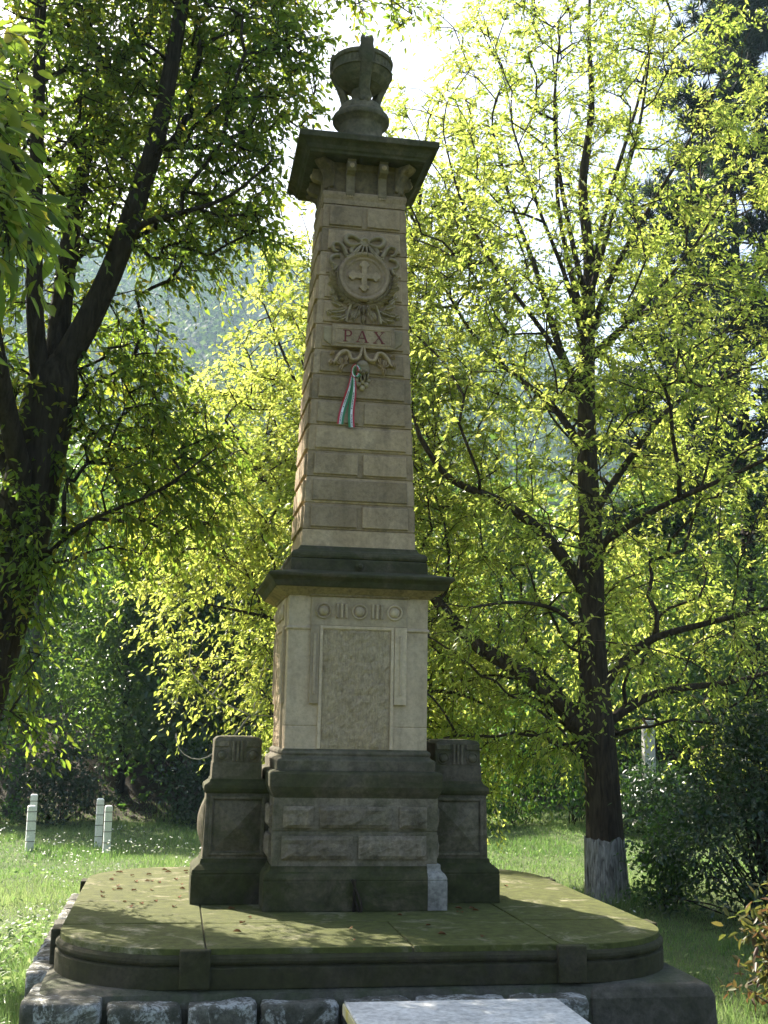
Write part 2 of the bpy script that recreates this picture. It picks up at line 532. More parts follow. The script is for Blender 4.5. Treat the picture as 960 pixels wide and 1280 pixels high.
def np_mesh(name, verts, faces, rnd=None, smooth=False):
    verts = np.ascontiguousarray(verts, np.float32)
    faces = np.ascontiguousarray(faces, np.int32)
    me = bpy.data.meshes.new(name)
    k = faces.shape[1]
    me.vertices.add(len(verts))
    me.vertices.foreach_set('co', verts.ravel())
    me.loops.add(faces.size)
    me.loops.foreach_set('vertex_index', faces.ravel())
    me.polygons.add(len(faces))
    me.polygons.foreach_set('loop_start', np.arange(0, faces.size, k, dtype=np.int32))
    me.polygons.foreach_set('loop_total', np.full(len(faces), k, np.int32))
    if rnd is not None:
        a = me.attributes.new('rnd', 'FLOAT', 'FACE')
        a.data.foreach_set('value', np.ascontiguousarray(rnd, np.float32))
    if smooth:
        me.polygons.foreach_set('use_smooth', np.ones(len(faces), bool))
    me.update(calc_edges=True)
    me.validate()
    return me


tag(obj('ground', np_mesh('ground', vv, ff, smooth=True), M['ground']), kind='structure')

# ------------------------------------------------------------------ platform
PW, PR = 1.665, 0.65


def rrect(w, r, z, n=14):
    pts = []
    for k, (sx, sy) in enumerate(((1, -1), (1, 1), (-1, 1), (-1, -1))):
        c = (sx * (w - r), sy * (w - r))
        a0 = -math.pi / 2 + k * math.pi / 2
        for i in range(n + 1):
            a = a0 + (math.pi / 2) * i / n
            pts.append((c[0] + r * math.cos(a), c[1] + r * math.sin(a), z))
    return pts


plat = empty('platform', (0, 0, GZ), 'low mossy stone platform with rounded corners under the monument', 'platform')
UP = -GZ
prof = [(0.0, -0.19), (0.0, -0.092), (0.012, -0.088), (0.020, -0.084), (0.006, -0.076), (0.0, -0.062), (0.002, -0.048),
        (0.012, -0.036), (0.024, -0.031), (0.024, -0.012)]
mb = MB().loft([rrect(PW - o, PR - o, z + UP) for o, z in prof])
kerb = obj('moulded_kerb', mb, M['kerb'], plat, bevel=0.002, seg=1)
mb = MB().loft([rrect(w_, 0.12, z + UP, 4) for w_, z in ((1.78, -0.70), (1.72, -0.26), (1.69, -0.205), (1.64, -0.188))])
obj('core', mb, M['mortar'], plat)
# square piers where the curves meet the straight runs
for k in range(4):
    for s in (-1, 1):
        c, sn = round(math.cos(k * math.pi / 2)), round(math.sin(k * math.pi / 2))
        mb = MB()
        x0, x1 = (0.875, 1.025) if s > 0 else (-1.025, -0.875)
        y0, y1 = -1.688 - 0.004 * s, -1.60
        cs = [(x * c - y * sn, x * sn + y * c) for x, y in ((x0, y0), (x1, y0), (x1, y1), (x0, y1))]
        mb.loft([[(x, y, z + UP) for x, y in cs] for z in (-0.185, -0.004)])
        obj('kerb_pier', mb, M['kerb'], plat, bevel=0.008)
# paving slabs of the top, joints left open
G = 0.004


def prism(poly, z0, z1):
    return MB().loft([[(x, y, z) for x, y in poly] for z in (z0, z1)])


slabs = []
J = 0.90
w = PW - 0.022
for sx, sy in ((1, -1), (1, 1), (-1, 1), (-1, -1)):
    r = PR - 0.022
    arc = [(w - r + r * math.cos(a), w - r + r * math.sin(a)) for a in np.linspace(0, math.pi / 2, 13)]
    poly = [(J + G, J + G), (w, J + G)] + arc + [(J + G, w)]
    poly = [(x * sx, y * sy) for x, y in poly]
    if sx * sy < 0:
        poly.reverse()
    slabs.append(poly)
rc = lambda x0, x1, y0, y1: [(x0, y0), (x1, y0), (x1, y1), (x0, y1)]
for sg in (-1, 1):
    lo, hi = (J + G, w) if sg > 0 else (-w, -J - G)
    slabs.append(rc(-J + G, 0.13 - G, lo, hi))
    slabs.append(rc(0.13 + G, J - G, lo, hi))
    slabs.append(rc(lo, hi, -J + G, -0.1 - G))
    slabs.append(rc(lo, hi, -0.1 + G, J - G))
slabs.append(rc(-J + G, J - G, -J + G, J - G))
rs = random.Random(4)
for poly in slabs:
    t = rs.uniform(-0.003, 0.001)
    obj('paving_slab', prism(poly, -0.05 + UP, 0.0 + UP + t), M['paving'], plat, bevel=0.004)


def rough_block(sx, sy, sz, amp, seed, cuts=(14, 7, 9), rnd=0.10):
    """rock-faced block centred on its own origin"""
    nxs, nys, nzs = cuts
    bm = bmesh.new()
    grid = {}

    def vert(i, j, k):
        if (i, j, k) not in grid:
            p = Vector(((i / nxs - 0.5) * 2, (j / nys - 0.5) * 2, (k / nzs - 0.5) * 2))
            q = Vector([abs(c) ** 1.0 for c in p])
            corner = sum(1 for c in q if c > 0.99)
            p2 = Vector((p.x * sx / 2, p.y * sy / 2, p.z * sz / 2))
            if corner >= 2:
                p2 *= (1 - rnd * 0.35 * (corner - 1))
            n = mnoise.turbulence(p2 * 6 + Vector((seed, seed * 2, 0)), 4, True) - 0.9 + 0.8 * mnoise.fractal(p2 * 16 + Vector((seed * 3.1, seed * 1.7, seed)), 1.0, 2.0, 4)
            n2 = mnoise.noise(p2 * 4 + Vector((seed, -seed, seed * 2)))
            d = p2.normalized() if p2.length > 0 else p2
            p2 += d * (n * amp + n2 * amp)
            grid[(i, j, k)] = bm.verts.new(p2)
        return grid[(i, j, k)]
    for i in range(nxs):
        for j in range(nys):
            bm.faces.new((vert(i, j, 0), vert(i, j + 1, 0), vert(i + 1, j + 1, 0), vert(i + 1, j, 0)))
            bm.faces.new((vert(i, j, nzs), vert(i + 1, j, nzs), vert(i + 1, j + 1, nzs), vert(i, j + 1, nzs)))
    for i in range(nxs):
        for k in range(nzs):
            bm.faces.new((vert(i, 0, k), vert(i + 1, 0, k), vert(i + 1, 0, k + 1), vert(i, 0, k + 1)))
            bm.faces.new((vert(i, nys, k), vert(i, nys, k + 1), vert(i + 1, nys, k + 1), vert(i + 1, nys, k)))
    for j in range(nys):
        for k in range(nzs):
            bm.faces.new((vert(0, j, k), vert(0, j, k + 1), vert(0, j + 1, k + 1), vert(0, j + 1, k)))
            bm.faces.new((vert(nxs, j, k), vert(nxs, j + 1, k), vert(nxs, j + 1, k + 1), vert(nxs, j, k + 1)))
    bmesh.ops.recalc_face_normals(bm, faces=bm.faces)
    me = bpy.data.meshes.new('footing_stone')
    bm.to_mesh(me)
    bm.free()
    smooth_mesh(me)
    return me


def footing(x, y, sx, sy, z0, z1, seed, rz=0.0, mat='footing', amp=0.013, name='footing_stone'):
    o = obj(name, rough_block(sx, sy, z1 - z0, amp, seed), M[mat], plat)
    o.location = (x, y, (z0 + z1) / 2 + UP)
    o.rotation_euler = (0, 0, rz)
    return o


# front row of rock-faced stones, two courses
xs = [-1.74, -1.37, -1.355, -1.00, -0.985, -0.655, -0.64, -0.26, -0.245, 0.10, 0.115, 0.58, 0.595, 0.99]
sd_ = 1
for a, b in zip(xs[::2], xs[1::2]):
    first = a < -1.5
    footing((a + b) / 2, -1.66 if not first else -1.60, b - a, 0.36 if not first else 0.50, -0.435, -0.222 if not first else -0.20, sd_, rs.uniform(-.02, .02))
    footing((a + b) / 2 + 0.06, -1.67, b - a, 0.40, -0.70, -0.445, sd_ + 50, rs.uniform(-.02, .02))
    sd_ += 1
# dressed block at the right front corner, and rows on the other sides
mb = MB().stack([(0.345, 0.40, -0.50), (0.335, 0.392, -0.25), (0.31, 0.365, -0.195)])
o = obj('corner_stone', mb, M['footing_smooth'], plat, bevel=0.02, seg=3, loc=(1.365, -1.345, UP))
mb = MB().stack([(0.15, 0.36, -0.55), (0.145, 0.355, -0.24), (0.14, 0.345, -0.20)])
mb2 = MB().stack([(0.42, 0.45, -0.85), (0.41, 0.44, -0.505)])
obj('corner_stone', mb2, M['footing_smooth'], plat, bevel=0.02, seg=3, loc=(1.365, -1.345, UP))
for sgn in (-1, 1):
    yy = -1.12 if sgn < 0 else -0.74
    while yy < 1.6:
        l = rs.uniform(0.3, 0.42)
        if sgn < 0 or yy > -0.9:
            footing(sgn * 1.62, yy + l / 2, 0.38, l - 0.015, -0.66, -0.20, sd_, 0)
            sd_ += 1
        yy += l
xx = -1.35
while xx < 1.3:
    l = rs.uniform(0.32, 0.44)
    footing(xx + l / 2, 1.62, l - 0.015, 0.38, -0.66, -0.20, sd_)
    sd_ += 1
    xx += l

# ------------------------------------------------------------------ monument
mon = empty('war_memorial', (0, 0, 0), 'tall sandstone obelisk memorial with carved wreath and urn on a stepped pedestal', 'monument')


def face_pt(k, s, d, z):
    """k: 0 front, 1 right, 2 back, 3 left. s runs along the face, d out of the axis"""
    x, y = s, -d
    for _ in range(k):
        x, y = -y, x
    return (x, y, z)


def panel(k, quad, d0, d1, ch=0.006):
    """raised panel on face k; quad = [(s,z)]*4 ; d0,d1 = functions of z (back and front)"""
    cx_ = sum(s for s, z in quad) / 4
    cz_ = sum(z for s, z in quad) / 4
    r0 = [face_pt(k, s, d0(z), z) for s, z in quad]
    r1 = [face_pt(k, s, d1(z) - ch, z) for s, z in quad]
    r2 = []
    for s, z in quad:
        s2 = s - math.copysign(ch, s - cx_)
        z2 = z - math.copysign(ch, z - cz_)
        r2.append(face_pt(k, s2, d1(z2), z2))
    return MB().loft([r0, r1, r2])


def rock_panel(k, s0, s1, z0, z1, d, proud, seed, nx_=10, nz_=6):
    """rock-faced panel with a hammered front"""
    mb = MB()
    vs, fs = [], []
    for j in range(nz_ + 1):
        for i in range(nx_ + 1):
            s = s0 + (s1 - s0) * i / nx_
            z = z0 + (z1 - z0) * j / nz_
            edge = i in (0, nx_) or j in (0, nz_)
            n = 0 if edge else mnoise.fractal(Vector((s * 22, z * 22, seed * 5.3)), 1.0, 2.0, 3) * 0.011
            e = min(i, nx_ - i, j * 1.5, (nz_ - j) * 1.5)
            vs.append(face_pt(k, s, d + (proud * 0.55 if edge else proud + n), z))
    for j in range(nz_):
        for i in range(nx_):
            a = j * (nx_ + 1) + i
            fs.append((a, a + 1, a + nx_ + 2, a + nx_ + 1))
    n0 = len(vs)
    ring = [i for i in range(nx_ + 1)] + [(j * (nx_ + 1) + nx_) for j in range(1, nz_ + 1)] + \
           [nz_ * (nx_ + 1) + i for i in range(nx_ - 1, -1, -1)] + [j * (nx_ + 1) for j in range(nz_ - 1, 0, -1)]
    for q in ring:
        i, j = q % (nx_ + 1), q // (nx_ + 1)
        vs.append(face_pt(k, s0 + (s1 - s0) * i / nx_, d - 0.01, z0 + (z1 - z0) * j / nz_))
    m = len(ring)
    for t in range(m):
        fs.append((ring[t], n0 + t, n0 + (t + 1) % m, ring[(t + 1) % m]))
    return mb.add(vs, fs)


def disc(k, s, z, d, prof_, seg=20):
    """turned boss on face k: prof = (radius, height)"""
    rings = []
    for r, h in prof_:
        rings.append([face_pt(k, s + r * math.cos(2 * math.pi * i / seg), d + h, z + r * math.sin(2 * math.pi * i / seg))
                      for i in range(seg)])
    return MB().loft(rings)


# --- lower block
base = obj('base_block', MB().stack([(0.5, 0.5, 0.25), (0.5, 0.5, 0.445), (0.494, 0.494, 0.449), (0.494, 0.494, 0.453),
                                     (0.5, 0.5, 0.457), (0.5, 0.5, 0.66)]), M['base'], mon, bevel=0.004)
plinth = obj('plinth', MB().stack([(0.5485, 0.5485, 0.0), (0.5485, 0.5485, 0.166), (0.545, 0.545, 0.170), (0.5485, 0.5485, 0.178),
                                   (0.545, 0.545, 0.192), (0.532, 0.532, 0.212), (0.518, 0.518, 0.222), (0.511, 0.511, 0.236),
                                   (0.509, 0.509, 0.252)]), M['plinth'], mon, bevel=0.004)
ledge = obj('ledge', MB().stack([(0.498, 0.498, 0.640), (0.506, 0.506, 0.660), (0.517, 0.517, 0.682), (0.524, 0.524, 0.700),
                                 (0.528, 0.528, 0.712), (0.528, 0.528, 0.785), (0.520, 0.520, 0.800), (0.49, 0.49, 0.806)]),
            M['cornice'], mon, bevel=0.008)
for k in range(4):
    for s0, s1 in ((-0.44, -0.26), (-0.22, 0.215), (0.262, 0.432)):
        obj('rustic_panel', rock_panel(k, s0, s1, 0.472, 0.597, 0.5, 0.030, k * 7 + s0 * 10, 12 if s1 - s0 > 0.3 else 6, 6), M['base_rough'], base)
    for s0, s1 in ((-0.445, -0.02), (0.015, 0.43)):
        obj('rustic_panel', rock_panel(k, s0, s1, 0.292, 0.426, 0.5, 0.030, k * 5 + s0 * 8, 12, 6), M['base_rough'], base)
# cement repair of the right front plinth corner
rep = [(0.5485, 0.0), (0.5485, 0.166), (0.545, 0.170), (0.5485, 0.178), (0.545, 0.192), (0.532, 0.212), (0.518, 0.222), (0.513, 0.236), (0.512, 0.262)]
mb = MB()
mb.loft([[(0.435, -wq - 0.004, z), (wq + 0.006, -wq - 0.004, z), (wq + 0.006, -0.40, z), (0.435, -0.40, z)] for wq, z in rep])
tag(obj('corner_repair', mb, M['cement'], plinth, bevel=0.005), 'pale grey cement patch on the plinth corner')
# gnarled dry creeper stem on the front of the plinth
mb = MB()
for q in range(3):
    pts = [(0.0 + 0.012 * q - 0.03 + 0.012 * math.sin(t * 5 + q * 2) + 0.03 * t, -0.56 - 0.012 * (1 - t) - 0.006 * q, 0.185 * (1 - t)) for t in np.linspace(0, 1, 8)]
    mb.tube(pts, [0.006 + 0.004 * t for t in np.linspace(0, 1, 8)], 5)
obj('creeper_stem', mb, M['bark_dark'], plinth)

# --- pedestal
ped = obj('pedestal', MB().stack([(0.44, 0.44, 0.92), (0.44, 0.44, 1.066), (0.4365, 0.4365, 1.068), (0.4365, 0.4365, 1.072), (0.44, 0.44, 1.074),
                                  (0.438, 0.438, 1.655), (0.448, 0.448, 1.660), (0.450, 0.450, 1.668), (0.444, 0.444, 1.676), (0.438, 0.438, 1.680), (0.438, 0.438, 1.88)]),
          M['sand_pale'], mon, bevel=0.003)
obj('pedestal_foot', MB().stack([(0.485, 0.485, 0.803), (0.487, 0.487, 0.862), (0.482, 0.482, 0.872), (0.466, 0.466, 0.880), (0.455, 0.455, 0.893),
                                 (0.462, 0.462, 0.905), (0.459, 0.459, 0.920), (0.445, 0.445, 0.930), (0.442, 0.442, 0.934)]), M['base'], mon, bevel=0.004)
c = lambda v: (lambda z: v)
for k in range(4):
    obj('frieze', panel(k, [(-0.302, 1.684), (0.302, 1.684), (0.302, 1.896), (-0.302, 1.896)], c(0.43), c(0.452), 0.003), M['sand_pale'], ped)
    obj('frieze_moulding', panel(k, [(-0.315, 1.862), (0.315, 1.862), (0.315, 1.886), (-0.315, 1.886)], c(0.44), c(0.466), 0.006), M['cornice_under'], ped)
    for s in (-0.225, 0.0, 0.222):
        obj('roundel', disc(k, s, 1.775, 0.452, [(0.050, -0.004), (0.050, 0.010), (0.045, 0.015), (0.039, 0.010), (0.038, -0.001), (0.031, -0.001), (0.029, 0.016), (0.018, 0.025), (0.004, 0.027)]),
            M['sand_pale'], ped, smooth=True)
    for s in (-0.112, 0.111):
        for q in (-1, 0, 1):
            obj('fluting', panel(k, [(s + q * 0.028 - 0.008, 1.732), (s + q * 0.028 + 0.008, 1.732), (s + q * 0.028 + 0.008, 1.822), (s + q * 0.028 - 0.008, 1.822)], c(0.448), c(0.470), 0.005), M['sand_pale'], ped)
    # frame of the rough infill
    mbf = MB()
    for s0, s1, z0, z1 in ((-0.245, -0.224, 0.934, 1.684), (0.203, 0.224, 0.934, 1.684), (-0.224, 0.203, 1.664, 1.6835)):
        q = panel(k, [(s0, z0), (s1, z0), (s1, z1), (s0, z1)], c(0.43), c(0.455), 0.003)
        mbf.add(q.v, q.f)
    obj('panel_frame', mbf, M['sand_pale'], ped)
    obj('rough_infill', rock_panel(k, -0.223, 0.202, 0.936, 1.664, 0.436, 0.012, k + 3.3, 22, 36), M['sand_rough'], ped)
    for s0, s1 in ((-0.302, -0.247), (0.226, 0.302)):
        t = obj('hanging_tab', panel(k, [(s0, 1.205), (s1, 1.205), (s1, 1.684), (s0, 1.684)], c(0.43), c(0.460), 0.003), M['sand_pale'], ped)
        m_ = (s0 + s1) / 2
        obj('bead', panel(k, [(m_ - 0.009, 1.262), (m_ + 0.009, 1.262), (m_ + 0.009, 1.632), (m_ - 0.009, 1.632)], c(0.45), c(0.468), 0.004), M['sand_pale'], t)

# --- main cornice
cor = obj('cornice', MB().stack([(0.445, 0.445, 1.868), (0.458, 0.458, 1.872), (0.470, 0.470, 1.880), (0.500, 0.500, 1.900), (0.522, 0.522, 1.910), (0.528, 0.528, 1.914)]),
          M['cornice_under'], mon, bevel=0.002)
obj('cornice_slab', MB().stack([(0.532, 0.532, 1.9145), (0.538, 0.538, 1.924), (0.550, 0.550, 1.950), (0.566, 0.566, 1.966), (0.578, 0.578, 1.974), (0.581, 0.581, 1.992),
                                (0.572, 0.572, 1.998), (0.43, 0.43, 2.03)]), M['cornice'], mon, bevel=0.005)

# --- shaft
ZB, ZT, WB, WT = 2.30, 4.54, 0.3585, 0.2775
sw = lambda z: WB + (WT - WB) * (z - ZB) / (ZT - ZB)
obj('shaft_plinth', MB().stack([(0.436, 0.436, 2.012), (0.434, 0.434, 2.100), (0.425, 0.425, 2.106)]), M['cornice'], mon, bevel=0.006)
obj('shaft_torus', MB().stack([(0.405, 0.405, 2.104), (0.428, 0.428, 2.108), (0.434, 0.434, 2.124), (0.432, 0.432, 2.140), (0.420, 0.420, 2.153), (0.402, 0.402, 2.160),
                               (0.390, 0.390, 2.166), (0.380, 0.380, 2.178), (0.374, 0.374, 2.192)]), M['cornice'], mon, bevel=0.003)
shaft = obj('shaft', MB().stack([(sw(2.19) + 0.004, sw(2.19) + 0.004, 2.186), (sw(2.296) + 0.004, sw(2.296) + 0.004, 2.296), (sw(ZB) - 0.008, sw(ZB) - 0.008, 2.300),
                                 (WT - 0.008, WT - 0.008, ZT)]), M['sand'], mon, bevel=0.003)
rows = np.linspace(ZB, ZT, 14)
for i in range(13):
    z0, z1 = rows[i], rows[i + 1]
    obj('stone_course', MB().stack([(sw(z0) - 0.007, sw(z0) - 0.007, z0 + 0.0012), (sw(z0), sw(z0), z0 + 0.005), (sw(z1), sw(z1), z1 - 0.005), (sw(z1) - 0.007, sw(z1) - 0.007, z1 - 0.0012)]), M['sand'], shaft)
    for k in range(4):
        zz0, zz1 = z0 + 0.017, z1 - 0.019
        mg = 0.042
        e0, e1 = sw(zz0) - mg, sw(zz1) - mg
        spans = [(-1, 1)] if i % 2 == 1 else [(-1, -0.02), (0.02, 1)]
        for a, b in spans:
            f = lambda t, e: t * e if abs(t) == 1 else math.copysign(0.018, t)
            quad = [(f(a, e0), zz0), (f(b, e0), zz0), (f(b, e1), zz1), (f(a, e1), zz1)]
            obj('stone_panel', panel(k, quad, lambda z: sw(z) - 0.004, lambda z: sw(z) + 0.015, 0.0035), M['sand'], shaft)
# small rosette on the shaft plinth
obj('rosette', disc(0, 0.0, 2.062, 0.434, [(0.032, -0.004), (0.03, 0.008), (0.018, 0.012), (0.012, 0.02), (0.003, 0.022)], 8), M['cornice'], mon)
obj('shaft_collar', MB().stack([(0.282, 0.282, 4.5405), (0.280, 0.280, 4.575), (0.2845, 0.2845, 4.590), (0.288, 0.288, 4.604), (0.288, 0.288, 4.622), (0.279, 0.279, 4.632), (0.262, 0.262, 4.640)]), M['sand'], mon, bevel=0.002)

# --- relief carving on the front of the shaft
fd = lambda z: sw(z) + 0.015


def rp(x, z, h):
    return (x, -(fd(z) + h), z)


def relief_strip(mb, pts, wid, hgt, base_h=-0.006):
    """rounded band following pts (x,z) on the front of the shaft"""
    n = len(pts)
    rings = []
    for i, (x, z) in enumerate(pts):
        xa, za = pts[max(i - 1, 0)]
        xb, zb = pts[min(i + 1, n - 1)]
        tx, tz = xb - xa, zb - za
        l = math.hypot(tx, tz) or 1
        nx_, nz_ = -tz / l, tx / l
        t = i / (n - 1)
        w_ = (wid(t) if callable(wid) else wid) / 2
        h_ = hgt(t) if callable(hgt) else hgt
        rings.append([rp(x + nx_ * w_ * a, z + nz_ * w_ * a, base_h + (h_ * 1.35 - base_h) * b) for a, b in
                      ((-1, 0), (-0.9, 0.55), (-0.45, 0.95), (0, 1.0), (0.45, 0.95), (0.9, 0.55), (1, 0))])
    mb.loft(rings)


def relief_leaf(mb, x, z, ang, ln, wd, hgt=0.016):
    hgt *= 1.5
    ca, sa = math.cos(ang), math.sin(ang)
    pr = lambda u, v, h: rp(x + ca * u * ln - sa * v * wd, z + sa * u * ln + ca * v * wd, h)
    vs = [pr(0, 0, -0.004), pr(0.3, -0.42, -0.004), pr(0.65, -0.4, -0.004), pr(1, 0, -0.004), pr(0.65, 0.4, -0.004), pr(0.3, 0.42, -0.004),
          pr(0.3, -0.2, hgt * 0.9), pr(0.66, -0.18, hgt), pr(0.66, 0.18, hgt), pr(0.3, 0.2, hgt * 0.9), pr(0.18, 0, hgt * 0.5), pr(0.82, 0, hgt * 0.55)]
    fs = [(0, 1, 6, 10), (1, 2, 7, 6), (2, 3, 11, 7), (3, 4, 8, 11), (4, 5, 9, 8), (5, 0, 10, 9), (10, 6, 7, 11), (10, 11, 8, 9)]
    mb.add(vs, fs)


def bez(p0, p1, p2, p3, n=12):
    out = []
    for i in range(n + 1):
        t = i / n
        a, b, c_, d_ = (1 - t) ** 3, 3 * t * (1 - t) ** 2, 3 * t * t * (1 - t), t ** 3
        out.append((a * p0[0] + b * p1[0] + c_ * p2[0] + d_ * p3[0], a * p0[1] + b * p1[1] + c_ * p2[1] + d_ * p3[1]))
    return out


MZ = 4.022
med_prof = [(0.176, -0.010), (0.176, 0.018), (0.170, 0.029), (0.160, 0.033), (0.150, 0.029), (0.144, 0.016), (0.136, 0.012), (0.129, 0.018), (0.124, 0.018), (0.120, 0.008), (0.116, 0.006)]


def front_disc(x, z, prof_, seg=48):
    rings = []
    for r, h in prof_:
        rings.append([rp(x + r * math.cos(2 * math.pi * i / seg), z + r * math.sin(2 * math.pi * i / seg), h) for i in range(seg)])
    return MB().loft(rings)


med = obj('medallion', front_disc(0, MZ, med_prof), M['sand'], mon, smooth=True)
# budded cross
mb = MB()
arm = [(0.018, 0.0), (0.018, 0.062), (0.026, 0.066), (0.034, 0.076), (0.030, 0.088), (0.020, 0.090), (0.017, 0.103), (0.0, 0.110)]
poly = []
for q in range(4):
    half = [(a, b) for a, b in arm[1:]] + [(-a, b) for a, b in reversed(arm[1:-1])]
    half = [(0.018, 0.018)] + half
    ca, sa = math.cos(-q * math.pi / 2), math.sin(-q * math.pi / 2)
    # go anticlockwise within one arm, arms taken clockwise reversed below
    poly.append([(x * ca - y * sa, x * sa + y * ca) for x, y in half])
out = []
for q in (0, 3, 2, 1):
    out += poly[q]
mb.loft([[rp(x, z + MZ, h) for x, z in out] for h in (0.003, 0.030)])
obj('cross', mb, M['sand'], med, bevel=0.004)
# wreath of leaves with bow and fluttering ribbons
wr = MB()
for s in (-1, 1):
    arc = [(s * 0.178 * math.cos(a) * 1.02, MZ + 0.185 * math.sin(a)) for a in np.linspace(R(-20), R(-84), 9)]
    relief_strip(wr, arc, 0.014, 0.012)
    for i, a in enumerate(np.linspace(R(-6), R(-82), 10)):
        px, pz_ = s * 0.187 * math.cos(a), MZ + 0.19 * math.sin(a)
        dirn = math.atan2(math.cos(a), -math.sin(a) * s * -1)
        base_a = a + math.pi / 2 if s > 0 else math.pi - (a + math.pi / 2)
        relief_leaf(wr, px, pz_, base_a - s * 0.75, 0.072, 0.036, 0.022)
        relief_leaf(wr, px * 0.97, pz_ + 0.004, base_a + s * 0.35, 0.052, 0.028, 0.026)
    # oak sprays below
    for (lx, lz, la, ll) in ((0.10, 3.79, -0.35, 0.11), (0.13, 3.80, 0.35, 0.10), (0.09, 3.755, -0.65, 0.10), (0.05, 3.785, -1.1, 0.085), (0.16, 3.765, -0.1, 0.07),
                             (0.17, 3.83, 0.9, 0.07), (0.20, 3.87, 1.2, 0.06), (0.035, 3.80, -1.45, 0.075), (0.13, 3.735, -0.15, 0.09), (0.205, 3.745, 0.4, 0.05)):
        ang = la if s > 0 else math.pi - la
        relief_leaf(wr, s * lx, lz, ang, ll, 0.055, 0.020)
    # crossing stems
    relief_strip(wr, [(s * 0.085, 3.815), (s * 0.105, 3.76), (s * 0.118, 3.695)], 0.020, 0.022)
    # leaves and curls above at the shoulders
    for (lx, lz, la, ll) in ((0.19, 4.06, 1.0, 0.06), (0.205, 3.99, 1.5, 0.06), (0.20, 3.95, 0.2, 0.05)):
        relief_leaf(wr, s * lx, lz, la if s > 0 else math.pi - la, ll, 0.036, 0.018)
for x in (-0.02, 0.0, 0.02):
    relief_leaf(wr, x * 1.2, 3.83, -math.pi / 2 + x * 14, 0.075, 0.03, 0.024)
    relief_leaf(wr, x * 2.2, 3.76, -math.pi / 2 + x * 18, 0.070, 0.035, 0.022)
wreath = obj('wreath', wr, M['sand_relief'], mon)
bow = MB()
for s in (-1, 1):
    relief_strip(bow, bez((s * 0.02, 4.262), (s * 0.07, 4.33), (s * 0.15, 4.315), (s * 0.125, 4.262)) + bez((s * 0.125, 4.262), (s * 0.105, 4.225), (s * 0.06, 4.235), (s * 0.02, 4.258), 8)[1:], lambda t: 0.020 + 0.018 * math.sin(math.pi * t), 0.026)
    relief_strip(bow, bez((s * 0.06, 4.24), (s * 0.09, 4.22), (s * 0.10, 4.19), (s * 0.075, 4.185), 6), 0.034, 0.018)
    for q in (0.012, 0.034):
        relief_strip(bow, [(s * q * 0.6, 4.245), (s * q * 1.3, 4.20), (s * q * 2.0, 4.165)], 0.018, 0.026)
    relief_strip(bow, bez((s * 0.03, 4.235), (s * 0.06, 4.20), (s * 0.10, 4.14), (s * 0.13, 4.155), 8), 0.024, 0.024)
    relief_strip(bow, bez((s * 0.12, 4.165), (s * 0.135, 4.20), (s * 0.15, 4.26), (s * 0.20, 4.245), 10) + bez((s * 0.20, 4.245), (s * 0.235, 4.23), (s * 0.20, 4.17), (s * 0.175, 4.185), 8)[1:], lambda t: 0.034 - 0.014 * t, 0.025)
    relief_strip(bow, bez((s * 0.165, 4.16), (s * 0.23, 4.17), (s * 0.25, 4.10), (s * 0.20, 4.095), 10) + bez((s * 0.20, 4.095), (s * 0.175, 4.095), (s * 0.19, 4.055), (s * 0.215, 4.05), 6)[1:], lambda t: 0.030 - 0.010 * t, 0.023)
obj('bow', bow, M['sand_relief'], wreath, smooth=True)
obj('bow_knot', front_disc(0, 4.262, [(0.034, -0.004), (0.034, 0.028), (0.029, 0.036), (0.022, 0.030), (0.018, 0.018), (0.006, 0.018)], 20), M['sand_relief'], wreath, smooth=True)

# --- plaque with the word PAX
pq_y = -(fd(3.59) + 0.034)
mb = MB().box(-0.207, 0.209, pq_y, -0.29, 3.517, 3.668)
plaque = obj('plaque', mb, M['sand'], mon, bevel=0.004)
mb = MB()
for x0, x1, z0, z1 in ((-0.180, 0.182, 3.640, 3.645), (-0.180, 0.182, 3.540, 3.545), (-0.180, -0.175, 3.545, 3.640), (0.177, 0.182, 3.545, 3.640)):
    mb.box(x0, x1, pq_y - 0.005, pq_y + 0.002, z0, z1)
obj('plaque_border', mb, M['sand'], plaque)
for s in (-1, 1):
    mb = MB()
    mb.loft([[(s * x, y, z) for x, z in ((0.205, 3.655), (0.262, 3.655), (0.262, 3.565), (0.205, 3.522))] for y in (-(fd(3.6) + 0.016), -0.29)])
    t = obj('scroll_end', mb, M['sand_relief'], plaque, bevel=0.006)


def letter(polys, x0, z0, h):
    m_ = MB()
    for pl in polys:
        m_.loft([[(x0 + x * h, y, z0 + z * h) for x, z in pl] for y in (pq_y - 0.004, pq_y + 0.002)])
    return obj('letter', m_, M['letter'], plaque)


def q4(x0, z0, x1, z1, w_):
    return [(x0 - w_ / 2, z0), (x0 + w_ / 2, z0), (x1 + w_ / 2, z1), (x1 - w_ / 2, z1)]


